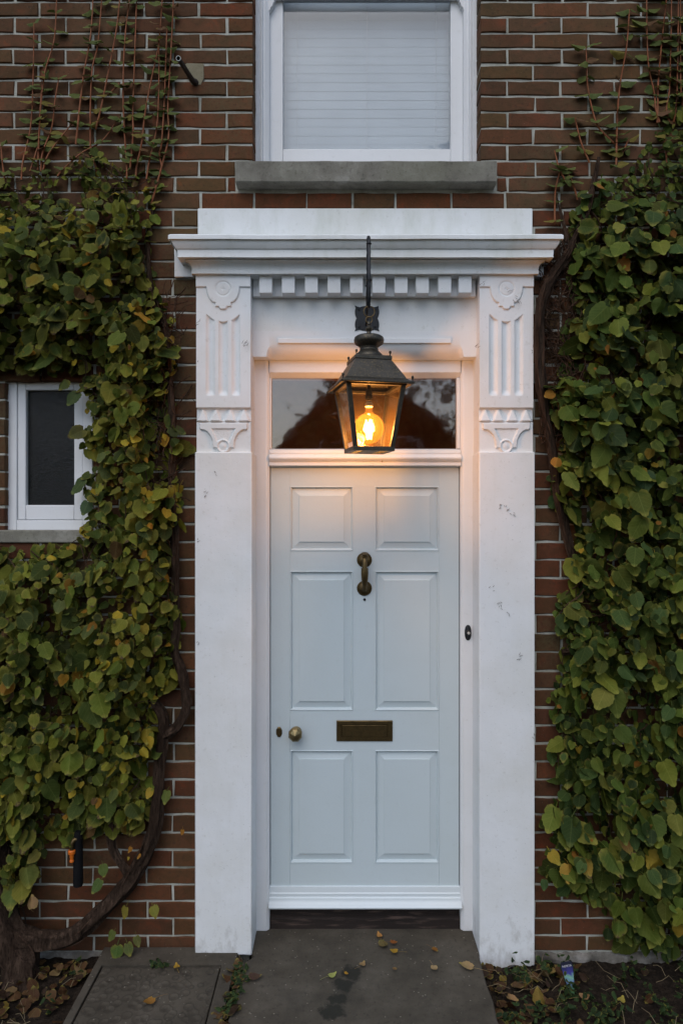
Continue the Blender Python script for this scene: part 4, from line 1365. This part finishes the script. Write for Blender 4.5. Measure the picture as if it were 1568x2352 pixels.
GREENS_L = [((.098, .122, .016), 5), ((.066, .090, .018), 5), ((.155, .158, .020), 5), ((.080, .095, .028), 2), ((.190, .175, .028), 2), ((.340, .235, .022), 1.8), ((.30, .145, .018), .8), ((.130, .070, .026), .4)]
GREENS_R = [((.066, .098, .016), 6), ((.044, .074, .020), 5), ((.096, .120, .018), 4.5), ((.150, .160, .022), 3), ((.175, .170, .032), .8), ((.340, .220, .025), .28), ((.240, .100, .018), .18)]


def pick(opts, r):
    w = r.random() * sum(k for _, k in opts)
    for c, k in opts:
        w -= k
        if w <= 0: return c
    return opts[0][0]


def leaf_matrix(pos, size, r, up=35, yaw=0, roll=0):
    return (Matrix.Translation(pos) @ Matrix.Rotation(R(yaw + r.gauss(0, 34)), 4, 'Z') @ Matrix.Rotation(R(-max(-30, r.gauss(up, 22))), 4, 'X') @ Matrix.Rotation(R(roll + r.gauss(0, 27)), 4, 'Y') @ Matrix.Diagonal((size, size, size, 1)))


def climber(name, label, polys, holes, palette, seed, xlim, smean, shoots, paths, dens, root_loc, extra=None, shoot_leaf=.030, tangle=None):
    r = random.Random(seed)
    root = empty(name, root_loc, label, 'climbing plant')
    leaves = []      # (matrix, colour, alpha, pixel size, layer)
    x0, x1, y0, y1 = xlim
    def ok(x, y): return inpoly(x, y, polys) and not (holes and inpoly(x, y, holes))
    for layer, (sp, ya, yb, sz) in enumerate(((19, .03, .35, .95), (19, .35, .80, 1.0), (20, .80, 1.30, 1.08))):
        sp *= dens
        nxg = int((x1 - x0) / sp); nyg = int((y1 - y0) / sp)
        for j in range(nyg + 1):
            for i in range(nxg + 1):
                x = x0 + (i + (.5 if j % 2 else 0)) * sp + r.uniform(-.55, .55) * sp
                y = y0 + j * sp + r.uniform(-.55, .55) * sp
                ym = y - 16
                if not ok(x, ym): continue
                ed = edgedist(x, ym, polys)
                if holes: ed = min(ed, edgedist(x, ym, holes))
                # gaps in the foliage where the wall and the stems show
                g = mnoise.noise(Vector((x * .0125, y * .0125, seed))) + .5 * mnoise.noise(Vector((x * .031, y * .031, seed + 5)))
                if g < (-.70, -.26, -.10)[layer]: continue
                if layer == 2 and ed < 12 and r.random() < .4: continue
                T = .03 + .13 * min(1, ed / 110) + .035 * g
                topf = max(0, min(1, (y - (430 if seed < 50 else 420)) / 130))
                T *= .45 + .55 * topf
                Y = YW - .012 - T * r.uniform(ya, yb)
                s = smean * sz * math.exp(r.gauss(0, .38)) * (.62 + .38 * topf) * (.82 + .18 * min(1, ed / 40))
                s = min(s, .115)
                xx = (x - 784) / 1568 * Y; z = pz(ym, Y)
                yaw = 0
                m = leaf_matrix((xx, Y, z), s, r, 13 + 7 * (layer == 2), yaw)
                c = pick(palette, r)
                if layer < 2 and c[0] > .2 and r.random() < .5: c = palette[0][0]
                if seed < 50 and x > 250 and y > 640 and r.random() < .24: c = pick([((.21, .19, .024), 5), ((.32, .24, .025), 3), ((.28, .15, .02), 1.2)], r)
                f = r.uniform(.42, 1.22) * (.80 if layer < 2 and r.random() < .5 else 1)  # some leaves of the inner layers get darker colour, painted shade for depth
                # seasonal drift: patches where the foliage has turned further
                sea = mnoise.noise(Vector((x * .006, y * .006, seed + 11)))
                al = min(1, max(0, r.betavariate(1.6, 2.2) + sea * .35 + (.20 if seed < 50 else 0)))
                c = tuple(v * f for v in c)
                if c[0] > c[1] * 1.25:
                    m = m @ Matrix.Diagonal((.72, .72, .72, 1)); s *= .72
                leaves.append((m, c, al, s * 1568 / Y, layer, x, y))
    # shoots
    for P in shoots:
        yy = YW - .020
        pts_ = [(px(x + r.gauss(0, 1.5), yy), yy + r.uniform(-.006, .004), pz(y, yy)) for x, y in P]
        pts_ = catmull(pts_, 6)
        n = len(pts_)
        MBt = MB().tube([tuple(p) for p in pts_], [.0024 + .0020 * min(1, i / n * 1.3) for i in range(n)], 6)
        MBt.build('shoot', SHOOT, root, smooth=60)
        acc = 0; last = Vector(pts_[0]); nodegap = .052; first = True
        for p in pts_:
            acc += (Vector(p) - last).length; last = Vector(p)
            if acc > nodegap or first:
                acc = 0; first = False; nodegap = r.uniform(.044, .064)
                for sgn in (-1, 1):
                    if r.random() < .08: continue
                    s = shoot_leaf * r.uniform(.9, 1.7)
                    m = (Matrix.Translation(Vector(p) + Vector((sgn * .003, -.003, 0))) @ Matrix.Rotation(R(r.gauss(0, 22)), 4, 'Z') @ Matrix.Rotation(R(-r.gauss(42, 16)), 4, 'X')
                         @ Matrix.Rotation(R(-sgn * r.gauss(84, 24)), 4, 'Y') @ Matrix.Diagonal((s * .8, s, s, 1)))
                    c = pick([((.105, .120, .032), 4), ((.085, .105, .030), 3), ((.17, .13, .03), 1), ((.12, .06, .03), 1)], r)
                    leaves.append((m, c, r.uniform(0, .5), s * 500, 3, 0, 0))
    if extra:
        for (x, y, Y, s, rollv, c, al) in extra:
            m = Matrix.Translation((px(x, Y), Y, pz(y, Y))) @ Matrix.Rotation(R(r.gauss(0, 14)), 4, 'Z') @ Matrix.Rotation(R(-r.gauss(22, 8)), 4, 'X') @ Matrix.Rotation(R(rollv), 4, 'Y') @ Matrix.Diagonal((s, s, s, 1))
            leaves.append((m, c, al, 90, 2, x, y))
    # the 300 largest of the outer leaves in view are single parts
    cand = [i for i, l in enumerate(leaves) if l[4] == 2 and 0 < l[5] < 1568 and 0 < l[6] < 2352]
    cand.sort(key=lambda i: -leaves[i][3]); cand = set(cand[:300])
    V, F, UV, C = [], [], [], []
    nv = 0
    off = Matrix.Translation(-Vector(root_loc))
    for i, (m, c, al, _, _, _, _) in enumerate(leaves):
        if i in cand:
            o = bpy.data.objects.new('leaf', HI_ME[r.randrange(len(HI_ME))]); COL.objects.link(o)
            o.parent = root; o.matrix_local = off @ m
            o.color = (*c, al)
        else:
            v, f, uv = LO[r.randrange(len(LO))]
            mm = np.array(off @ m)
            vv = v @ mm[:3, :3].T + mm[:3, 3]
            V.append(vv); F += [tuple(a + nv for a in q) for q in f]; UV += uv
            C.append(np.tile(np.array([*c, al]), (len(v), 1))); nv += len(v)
    me = bpy.data.meshes.new('foliage')
    me.from_pydata(np.concatenate(V).tolist(), [], F)
    ul = me.uv_layers.new(name='UVMap')
    li = np.zeros(len(me.loops), dtype=np.int32); me.loops.foreach_get('vertex_index', li)
    ul.data.foreach_set('uv', np.array(UV, dtype=np.float32)[li].ravel())
    at = me.color_attributes.new('Col', 'FLOAT_COLOR', 'POINT'); at.data.foreach_set('color', np.concatenate(C).astype(np.float32).ravel())
    me.shade_smooth(); me.materials.append(LEAF_J)
    o = bpy.data.objects.new('foliage', me); COL.objects.link(o); o.parent = root; o['kind'] = 'stuff'
    # woody stems
    for nm, P, rad in paths:
        P3 = catmull([(px(x + r.uniform(-5, 5), Y), Y, pz(y + r.uniform(-4, 4), Y)) for x, y, Y in P], 10)
        n = len(P3); mb = MB(); loops_ = []
        seg = 20; up = Vector((0, -1, 0))
        for i, p in enumerate(P3):
            t = (P3[min(i + 1, n - 1)] - P3[max(i - 1, 0)]).normalized()
            a = t.cross(up).normalized(); b = a.cross(t)
            rd = rad[0] + (rad[1] - rad[0]) * i / n
            lp_ = []
            for k in range(seg):
                th = 2 * PI * k / seg + i * .035
                q = Vector((math.cos(th) * 1.5, math.sin(th) * 1.5, i * .06 + seed))
                d = 1 + .50 * mnoise.noise(q * 1.3) + .22 * mnoise.noise(Vector((math.cos(th) * 4, math.sin(th) * 4, i * .10 + seed))) + .10 * math.sin(th * 5 + i * .08)
                lp_.append(p + (a * math.cos(2 * PI * k / seg + 0) + b * math.sin(2 * PI * k / seg)) * rd * d)
            loops_.append(lp_)
        mb.loft(loops_)
        mb.build(nm, BARK, root, smooth=50)
        # peeling strands of bark
        mb = MB()
        for s_ in range(12):
            i0 = r.randrange(0, max(1, n - 12)); ln_ = r.randrange(6, 16); th = r.uniform(0, 2 * PI); P4 = []
            for i in range(i0, min(n, i0 + ln_)):
                t = (P3[min(i + 1, n - 1)] - P3[max(i - 1, 0)]).normalized(); a = t.cross(up).normalized(); b = a.cross(t)
                rd = (rad[0] + (rad[1] - rad[0]) * i / n) * (1.05 + .22 * math.sin((i - i0) / ln_ * PI)); th += .05
                P4.append(P3[i] + (a * math.cos(th) + b * math.sin(th)) * rd)
            if len(P4) > 3: mb.tube(P4, [.0012 + .0022 * math.sin(q / (len(P4) - 1) * PI) for q in range(len(P4))], 5)
        o = mb.build('bark_strands', TWIG, root, smooth=50); o['kind'] = 'stuff'
    # tangle of thin twigs near the wall
    mb = MB()
    for _ in range(260):
        for t_ in range(20):
            x = r.uniform(max(x0, -60), min(x1, 1640)); y = r.uniform(y0, y1)
            if ok(x, y): break
        else: continue
        Y = YW - r.uniform(.012, .07); a = r.gauss(PI / 2, .7); P = [(px(x, Y), Y, pz(y, Y))]
        for q in range(r.randrange(4, 9)):
            a += r.uniform(-.5, .5); l = r.uniform(.02, .045)
            if not ok(P[-1][0] / P[-1][1] * 1568 + 784 + math.cos(a) * 30, y - (P[-1][2] - P[0][2]) * 530 - math.sin(a) * 30): break
            P.append((P[-1][0] + math.cos(a) * l, min(YW - .006, P[-1][1] + r.uniform(-.012, .012)), P[-1][2] + math.sin(a) * l))
        if len(P) > 2: mb.tube(P, [.0022 * r.uniform(.5, 1.4)] * len(P), 5)
    if tangle:
        for _ in range(tangle[4]):
            x, y = r.uniform(tangle[0], tangle[1]), r.uniform(tangle[2], tangle[3])
            Y = YW - r.uniform(.01, .06); a = r.gauss(PI / 2, .8); P = [(px(x, Y), Y, pz(y, Y))]
            for q in range(r.randrange(3, 6)):
                a += r.uniform(-.6, .6); l = r.uniform(.012, .030); nx = P[-1][0] + math.cos(a) * l
                if nx < px(tangle[0] - 4, Y): nx = px(tangle[0], Y)
                P.append((nx, min(YW - .004, P[-1][1] + r.uniform(-.01, .01)), P[-1][2] + math.sin(a) * l))
            mb.tube(P, [.0019 * r.uniform(.5, 1.5)] * len(P), 4)
    o = mb.build('twigs', TWIG, root, smooth=60); o['kind'] = 'stuff'
    return root


def sc1(P): return [(x / 2.5605, y / 2.5605) for x, y in P]
def sc6(P): return [(x / 3.2018 + 1163.7, y / 3.2018) for x, y in P]


sh_l = [sc1(P) for P in (
    [(200, 140), (195, 500), (180, 750), (140, 950), (125, 1060)], [(340, -60), (320, 230), (280, 420), (240, 650), (220, 1000)], [(345, 460), (320, 600), (300, 750), (260, 900), (240, 1010)],
    [(555, -60), (530, 200), (490, 430), (460, 700), (450, 850)], [(610, -60), (570, 250), (545, 450), (540, 850), (560, 960), (575, 1040)], [(705, -60), (680, 180), (640, 430), (600, 640), (560, 760)],
    [(765, -60), (735, 250), (730, 620), (745, 1000), (740, 1060)], [(808, -60), (790, 300), (780, 650), (782, 800), (770, 1000)], [(965, -60), (930, 250), (900, 450), (860, 650), (830, 850), (800, 980), (795, 1060)],
    [(1022, -60), (1010, 300), (1000, 620), (990, 800), (960, 950), (910, 1130), (890, 1200)], [(985, 170), (965, 600), (950, 850), (940, 900), (950, 980)], [(940, 230), (925, 700), (880, 950), (860, 1060)],
    [(705, 690), (600, 830), (480, 900), (380, 990), (340, 1040)], [(250, 420), (235, 700), (225, 850), (180, 1010)], [(0, 840), (15, 960), (30, 1050)], [(640, 560), (700, 500)], [(430, 720), (300, 900), (250, 1000)])]
sh_r = [sc6(P) for P in (
    [(885, 70), (870, 350), (830, 650), (812, 950), (802, 1220)], [(580, 350), (590, 480), (602, 650), (645, 890), (710, 990), (795, 1055)], [(1020, -60), (1040, 430), (1080, 680), (1095, 800), (1120, 900)],
    [(1172, -60), (1140, 300), (1112, 600), (1105, 780), (1110, 900)], [(1205, -60), (1200, 600), (1175, 800), (1190, 900)], [(1252, -40), (1240, 700), (1215, 900)], [(1268, -60), (1272, 600), (1292, 780)],
    [(500, 870), (540, 1050), (605, 1195)], [(352, 1105), (388, 1240), (455, 1360)], [(430, 1250), (480, 1350), (512, 1470)], [(390, 1250), (360, 1400), (355, 1650)], [(880, 1030), (850, 1130)], [(1150, 990), (1165, 1200)], [(1330, -60), (1330, 700)])]

paths_l = [
    ('trunk', [(40, 2330, 2.80), (55, 2270, 2.83), (45, 2200, 2.86), (15, 2120, 2.88), (0, 2020, 2.92), (-15, 1900, 2.95)], (.088, .040)),
    ('branch', [(30, 2150, 2.86), (90, 2160, 2.88), (170, 2145, 2.91), (235, 2100, 2.93), (300, 2020, 2.945), (345, 1930, 2.95), (362, 1840, 2.955), (372, 1750, 2.955), (380, 1680, 2.955), (372, 1640, 2.96), (352, 1600, 2.965)], (.037, .017)),
    ('branch', [(378, 1690, 2.955), (405, 1665, 2.955), (428, 1630, 2.95), (427, 1590, 2.955), (414, 1545, 2.955), (404, 1490, 2.96), (402, 1420, 2.96), (400, 1330, 2.962), (396, 1220, 2.962), (392, 1100, 2.965), (394, 980, 2.965), (392, 860, 2.965), (378, 760, 2.97), (352, 660, 2.975), (345, 560, 2.98), (355, 480, 2.985)], (.021, .009)),
    ('branch', [(300, 2020, 2.94), (262, 1950, 2.945), (258, 1870, 2.95), (275, 1790, 2.955), (270, 1700, 2.96)], (.018, .008)),
]
paths_r = [
    ('trunk', [(1299, 598, 2.962), (1270, 642, 2.95), (1246, 700, 2.945), (1240, 770, 2.945), (1241, 850, 2.945), (1250, 920, 2.945), (1262, 990, 2.95), (1275, 1060, 2.955), (1290, 1180, 2.96), (1330, 1350, 2.975)], (.021, .018)),
    ('branch', [(1299, 598, 2.962), (1322, 545, 2.96), (1345, 480, 2.965), (1360, 420, 2.975), (1372, 360, 2.98)], (.018, .006)),
    ('branch', [(1300, 560, 2.96), (1290, 500, 2.975), (1280, 455, 2.98)], (.006, .003)),
    ('branch', [(1290, 1500, 2.96), (1400, 1480, 2.95), (1500, 1440, 2.95), (1640, 1420, 2.95)], (.014, .006)),
]
YEL, ORA, GRN, TAN = (.33, .23, .03), (.30, .13, .02), (.11, .13, .03), (.26, .16, .075)
ex_l = [(290, 2082, 2.93, .055, 10, (.25, .20, .04), .6), (350, 2080, 2.94, .050, -25, (.18, .17, .03), .8), (262, 2138, 2.93, .045, 20, (.10, .12, .03), .4), (270, 2170, 2.92, .065, 5, (.075, .12, .03), .9),
        (292, 2165, 2.93, .055, -12, (.085, .10, .03), .8), (312, 2150, 2.94, .045, -20, (.10, .10, .03), .5), (72, 2088, 2.84, .052, 170, TAN, .1), (300, 1945, 2.93, .024, 10, ORA, .1), (320, 1960, 2.93, .022, 0, ORA, .1), (295, 1968, 2.93, .014, 0, YEL, .1),
        (236, 1985, 2.92, .052, -15, (.09, .12, .03), .5), (232, 2020, 2.92, .060, 25, (.075, .11, .03), .5), (384, 1815, 2.95, .055, 10, GRN, .4), (348, 1810, 2.94, .045, 14, YEL, .4), (420, 1905, 2.95, .024, 10, ORA, .2),
        (195, 1100, 2.96, .085, 35, (.06, .085, .03), .2), (180, 900, 2.95, .075, 25, (.06, .085, .03), .2), (150, 870, 2.94, .06, 10, (.09, .11, .03), .8), (195, 985, 2.95, .08, 55, (.085, .085, .03), .9), (205, 1150, 2.95, .07, 20, (.055, .085, .04), .3),
        (30, 2030, 2.90, .10, 5, (.10, .13, .03), .8), (60, 1990, 2.88, .09, -15, (.12, .13, .03), .8), (18, 2075, 2.88, .085, 10, (.09, .12, .03), .5), (90, 1955, 2.90, .06, 40, (.16, .13, .03), .8)]
ex_r = [(1305, 1985, 2.88, .072, 12, (.34, .20, .035), .35), (1335, 1965, 2.86, .085, -18, (.26, .17, .03), .95), (1262, 1955, 2.92, .06, -35, YEL, .6), (1520, 1965, 2.84, .085, 50, YEL, .5), (1430, 1920, 2.85, .075, -10, (.20, .10, .03), .95), (1375, 420, 2.93, .055, 0, (.30, .13, .03), .6),
        (1250, 2020, 2.94, .045, 5, (.05, .09, .03), .1), (1490, 595, 2.86, .075, 0, (.17, .19, .05), .8), (1480, 1080, 2.84, .095, 0, (.05, .085, .035), .2), (1300, 1085, 2.86, .100, -8, (.13, .15, .03), .7), (1425, 870, 2.84, .095, 0, (.12, .145, .04), .7), (1415, 780, 2.85, .09, 0, (.10, .13, .04), .6), (1280, 1050, 2.9, .06, 20, ORA, .4), (1272, 900, 2.9, .06, 60, ORA, .3)]

climber('climbing_plant', 'yellowing climber with heart shaped leaves around the small window left of the door', IVY_L, HOLE_L, GREENS_L, 21, (-200, 400 + 30, 320, 2090), .048, sh_l, paths_l, 1.0, (px(20, 2.85), 2.85, -.04), ex_l, .032, (345, 412, 690, 1180, 160))
climber('climbing_plant', 'dense dark green climber with heart shaped leaves on the wall right of the door', IVY_R, None, GREENS_R, 77, (1230, 1760, 200, 2210), .051, sh_r, paths_r, 1.05, (px(1420, 2.92), 2.92, -.06), ex_r, .040, (1240, 1325, 560, 1030, 420))

# ================================================================== GROUND LITTER
def ground_pt(x, y, z=0.0):
    Y = 1568 * (H - z) / (y - 1176); return px(x, Y), Y


fl = [
    (880, 2175, .050, (.150, .110, .045), .5, 20, 'round olive brown fallen leaf, largest of the cluster before the threshold'),
    (871, 2155, .030, (.42, .20, .06), .2, 200, 'small orange tan fallen leaf at the back of the cluster before the threshold'),
    (903, 2171, .032, (.26, .085, .025), .2, 80, 'rust coloured curled leaf at the right of the cluster before the threshold'),
    (905, 2192, .034, (.38, .21, .03), .7, 260, 'orange yellow fallen leaf with a long pale stalk in front of the cluster'),
    (998, 2187, .030, (.25, .10, .025), .5, 40, 'small dark orange leaf beside the pale round stains on the path'),
    (832, 2221, .030, (.33, .20, .10), .2, 150, 'small tan fallen leaf beside the damp patch on the path'),
    (762, 2246, .036, (.32, .34, .10), .1, 120, 'pale yellow green folded leaf at the left of the damp patch'),
    (795, 2242, .018, (.45, .22, .03), .1, 45, 'tiny bright orange leaf scrap lying on the damp patch'),
    (905, 2232, .022, (.23, .13, .06), .5, 300, 'small brown curled leaf in the middle of the path'),
    (997, 2231, .032, (.34, .23, .12), .3, 10, 'small tan leaf between the middle and the right edge of the path'),
    (1072, 2226, .058, (.36, .24, .12), .6, 250, 'large tan fallen leaf with a long stalk near the right edge of the path'),
    (584, 2250, .050, (.085, .045, .035), .3, 90, 'dark maroon fallen leaf at the left edge of the path'),
    (406, 2226, .032, (.42, .24, .04), .2, 200, 'bright yellow leaf lying on the back edge of the manhole cover'),
    (342, 2310, .052, (.30, .14, .035), .6, 330, 'orange brown leaf with a pale stalk in the middle of the manhole cover'),
    (1263, 2240, .075, (.36, .25, .09), .8, 20, 'large yellow brown leaf lying in the bed beside the right pilaster'),
    (1340, 2298, .042, (.34, .20, .10), .5, 100, 'tan leaf lying in front of the plant label in the bed'),
    (1175, 2300, .045, (.33, .19, .09), .5, 60, 'tan leaf in the bed close to the right edge of the path'),
    (1426, 2304, .035, (.36, .28, .06), .4, 140, 'yellowish leaf in the dark bed at the right'),
]
FL_ME = []
for k in range(6):
    V, F, uv = leaf_shape(300 + k, 26, False, .02)
    r = random.Random(k)
    V = V.copy(); V[:, 1] = V[:, 1] * .6 - .22 * (V[:, 0] ** 2) * r.uniform(.5, 3.5) - .30 * ((V[:, 2] + .45) ** 2) * r.uniform(.3, 2.5)
    V = list(map(tuple, V)); n = len(V)
    bxx = r.uniform(-.4, .4)
    st = [(0, 0, 0), (bxx * .3, -.02, .35), (bxx, .0, .8), (bxx * 1.6, .04, 1.15)]
    for p in st: V += [(p[0] - .014, p[1], p[2]), (p[0] + .014, p[1], p[2])]; uv += [(.5, .3)] * 2
    F = F + [(n + 2 * q, n + 2 * q + 1, n + 2 * q + 3, n + 2 * q + 2) for q in range(3)]
    me = bpy.data.meshes.new('fallen_leaf'); me.from_pydata(V, [], F)
    ul = me.uv_layers.new(name='UVMap')
    for lpx in me.loops: ul.data[lpx.index].uv = uv[lpx.vertex_index]
    me.shade_smooth(); me.materials.append(LEAF_S); FL_ME.append(me)
for k, (x, y, s, c, al, ang, lab) in enumerate(fl):
    soilz = -.05 if x > 1120 else 0
    gx, gy = ground_pt(x, y, soilz)
    o = bpy.data.objects.new('fallen_leaf', FL_ME[k % 6]); COL.objects.link(o)
    o.matrix_world = Matrix.Translation((gx, gy, soilz + .010 + s * .07)) @ Matrix.Rotation(R(ang), 4, 'Z') @ Matrix.Rotation(R(-90 + random.uniform(-8, 8)), 4, 'X') @ Matrix.Diagonal((s, s, s, 1)) @ Matrix.Translation((0, 0, .45))
    o.color = (*c, al)
    tag(o, lab, 'fallen leaf', 'fallen leaves by the door')


def scatter(name, spots, colors, smin, smax, flat=True, seed=5, mesh=LO, label=None, cat=None):
    r = random.Random(seed); V, F, UV, C = [], [], [], []; nv = 0
    for (x, y, z) in spots:
        s = r.uniform(smin, smax); c = pick(colors, r)
        if flat: m = Matrix.Translation((x, y, z)) @ Matrix.Rotation(r.uniform(0, 6.28), 4, 'Z') @ Matrix.Rotation(R(-90 + r.gauss(0, 28)), 4, 'X') @ Matrix.Diagonal((s, s, s, 1))
        else: m = Matrix.Translation((x, y, z)) @ Matrix.Rotation(r.uniform(0, 6.28), 4, 'Z') @ Matrix.Rotation(R(-r.uniform(20, 100)), 4, 'X') @ Matrix.Diagonal((s * .7, s, s, 1))
        v, f, uv = mesh[r.randrange(len(mesh))]
        mm = np.array(m); vv = v @ mm[:3, :3].T + mm[:3, 3]
        V.append(vv); F += [tuple(a + nv for a in q) for q in f]; UV += uv; C.append(np.tile(np.array([*c, r.uniform(.1, .9)]), (len(v), 1))); nv += len(v)
    me = bpy.data.meshes.new(name); me.from_pydata(np.concatenate(V).tolist(), [], F)
    ul = me.uv_layers.new(name='UVMap'); li = np.zeros(len(me.loops), dtype=np.int32); me.loops.foreach_get('vertex_index', li)
    ul.data.foreach_set('uv', np.array(UV, dtype=np.float32)[li].ravel())
    at = me.color_attributes.new('Col', 'FLOAT_COLOR', 'POINT'); at.data.foreach_set('color', np.concatenate(C).astype(np.float32).ravel())
    me.shade_smooth(); me.materials.append(LEAF_J)
    o = bpy.data.objects.new(name, me); COL.objects.link(o); tag(o, label, cat, None, 'stuff')
    return o


r = random.Random(3)
spots = []
for _ in range(230): spots.append((r.uniform(-1.75, -1.04), r.uniform(2.2, 2.93), -.03 + r.uniform(0, .02)))
for _ in range(170):
    x = .60 + abs(r.gauss(0, .22)); spots.append((x, r.uniform(2.2, 2.93), -.05 + r.uniform(0, .02)))
for _ in range(25): spots.append((-.43 + r.gauss(0, .012), r.uniform(2.3, 2.9), .004))
scatter('leaf_litter', spots, [((.075, .034, .017), 4), ((.11, .058, .028), 3), ((.19, .12, .06), 1.0), ((.04, .022, .015), 4), ((.20, .13, .03), .5)], .028, .062, True, 5, LO, 'brown and tan dead leaves lying in the soil on both sides of the path', 'leaf litter')
# weeds
spots = []
for _ in range(60):
    cx, cy = r.uniform(.62, 1.75), r.uniform(2.45, 2.93)
    for q in range(13): spots.append((cx + r.gauss(0, .020), cy + r.gauss(0, .018), -.05 + abs(r.gauss(.03, .022))))
for _ in range(8):
    cx, cy = r.uniform(-1.6, -1.1), r.uniform(2.3, 2.9)
    for q in range(7): spots.append((cx + r.gauss(0, .018), cy + r.gauss(0, .015), -.03 + abs(r.gauss(.02, .012))))
for (wx, wy) in ((552, 2230), (545, 2262), (535, 2290), (530, 2302), (525, 2320), (360, 2215)):
    gx, gy = ground_pt(wx, wy)
    for q in range(14): spots.append((gx + r.gauss(0, .016), gy + r.gauss(0, .016), .004 + abs(r.gauss(.008, .008))))
scatter('weeds', spots, [((.022, .040, .014), 5), ((.034, .060, .020), 3), ((.015, .030, .013), 3)], .016, .036, False, 9, LO, 'small green weeds growing in the soil beds and path joint', 'weeds')
# dry stalks and grass blades
mb = MB()
for _ in range(120):
    L_ = r.random() < .4
    x = r.uniform(-1.7, -1.05) if L_ else r.uniform(.62, 1.9); y = r.uniform(2.3, 2.9); z = -.035 if L_ else -.05
    a = r.uniform(0, 6.28); l = r.uniform(.02, .05); P = [(x, y, z + .01)]
    for q in range(3): P.append((P[-1][0] + math.cos(a) * l, P[-1][1] + math.sin(a) * l, z + .012 + r.uniform(0, .03)))
    mb.tube(P, .0009, 3)
STALK = simple('dry_stalks', (.28, .22, .12), .8)
tag(mb.build('dry_stalks', STALK, None, recalc=False), 'thin pale dry stalks lying over the soil and dead leaves', 'stalks', None, 'stuff')

# ================================================================== ACROSS THE GARDEN (seen mirrored in the fanlight)
GW = simple('far_render', (.30, .27, .23), .9); GR = simple('far_roof_tiles', (.085, .048, .036), .9, 0, .5, 3)
hs = empty('house', (.9, -15, -.12), 'gabled brick cottage across the garden mirrored in the fanlight glass', 'house')
hx0, hx1, hy = -1.9, 3.6, -15
mb = MB().prism([(hx0, -.12), (hx1, -.12), (hx1, 4.0), (.85, 6.6), (hx0, 4.0)], hy - 6, hy, 'y'); mb.build('wall', BRICK_J, hs)
for s in (-1, 1):
    xe = hx0 - .25 if s < 0 else hx1 + .25
    mb = MB().prism([(xe, 3.78), (.85, 6.62), (.85, 6.80), (xe, 3.96)], hy - 6.2, hy + .25, 'y'); mb.build('roof', GR, hs)
for (wx, wz) in ((-.9, 1.0), (1.7, 1.0), (-.6, 3.0), (1.6, 3.0)):
    f = MB().box(wx, wx + .95, hy, hy + .06, wz, wz + 1.15).build('window', WHITE_W, hs)
    MB().box(wx + .07, wx + .88, hy + .061, hy + .07, wz + .07, wz + 1.08).build('pane', GL_OBS, f)


def tree(x, y, h, cr, label, seed):
    r = random.Random(seed)
    t = empty('tree', (x, y, -.12), label, 'tree', 'trees across the garden')
    mb = MB().tube([(x, y, -.12), (x + .1, y, h * .3), (x - .05, y, h * .55), (x, y, h * .9)], [.22, .17, .10, .03], 10)
    mb.build('trunk', BARK, t, smooth=50)
    V = []; F = []
    cl = [(r.gauss(0, .42), r.gauss(0, .42), r.uniform(-.75, .9)) for _ in range(46)]
    for (a, b, c) in cl:
        for q in range(70):
            p = Vector((x + (a + r.gauss(0, .16)) * cr, y + (b + r.gauss(0, .16)) * cr, h * .66 + (c * .42 + r.gauss(0, .07)) * h * .8))
            e_ = Euler((r.uniform(0, 6), r.uniform(0, 6), r.uniform(0, 6))).to_matrix(); s = r.uniform(.06, .12); n = len(V)
            V += [tuple(p + e_ @ Vector(v) * s) for v in ((-1, 0, 0), (0, -.6, 0), (1, 0, 0), (0, .6, .2))]; F.append((n, n + 1, n + 2, n + 3))
    me = bpy.data.meshes.new('crown'); me.from_pydata([(v[0] - x, v[1] - y, v[2] + .12) for v in V], [], F)
    at = me.color_attributes.new('Col', 'FLOAT_COLOR', 'POINT'); at.data.foreach_set('color', np.tile(np.array([.05, .07, .03, .3], dtype=np.float32), len(V)))
    me.uv_layers.new(name='UVMap'); me.materials.append(LEAF_J)
    o = bpy.data.objects.new('crown', me); COL.objects.link(o); o.parent = t


tree(-3.3, -11, 4.3, 1.2, 'low bushy tree at the left of the cottage across the garden', 1)
tree(3.9, -12, 7.4, 1.5, 'tall loose tree at the right of the cottage across the garden', 2)
tree(.7, -11.2, 6.6, 1.55, 'broad dark tree standing before the cottage across the garden', 6)
tree(-8.5, -14, 7.0, 2.4, 'broad tree far to the left across the garden', 3)
tree(9.5, -13, 7.5, 2.6, 'broad tree far to the right across the garden', 4)

# children never carry categories: top-level labels only
for o in bpy.data.objects:
    if o.parent is not None and 'category' in o: del o['category']
print('objects', len(bpy.data.objects), 'leaf polys', sum(len(m.polygons) for m in bpy.data.meshes))
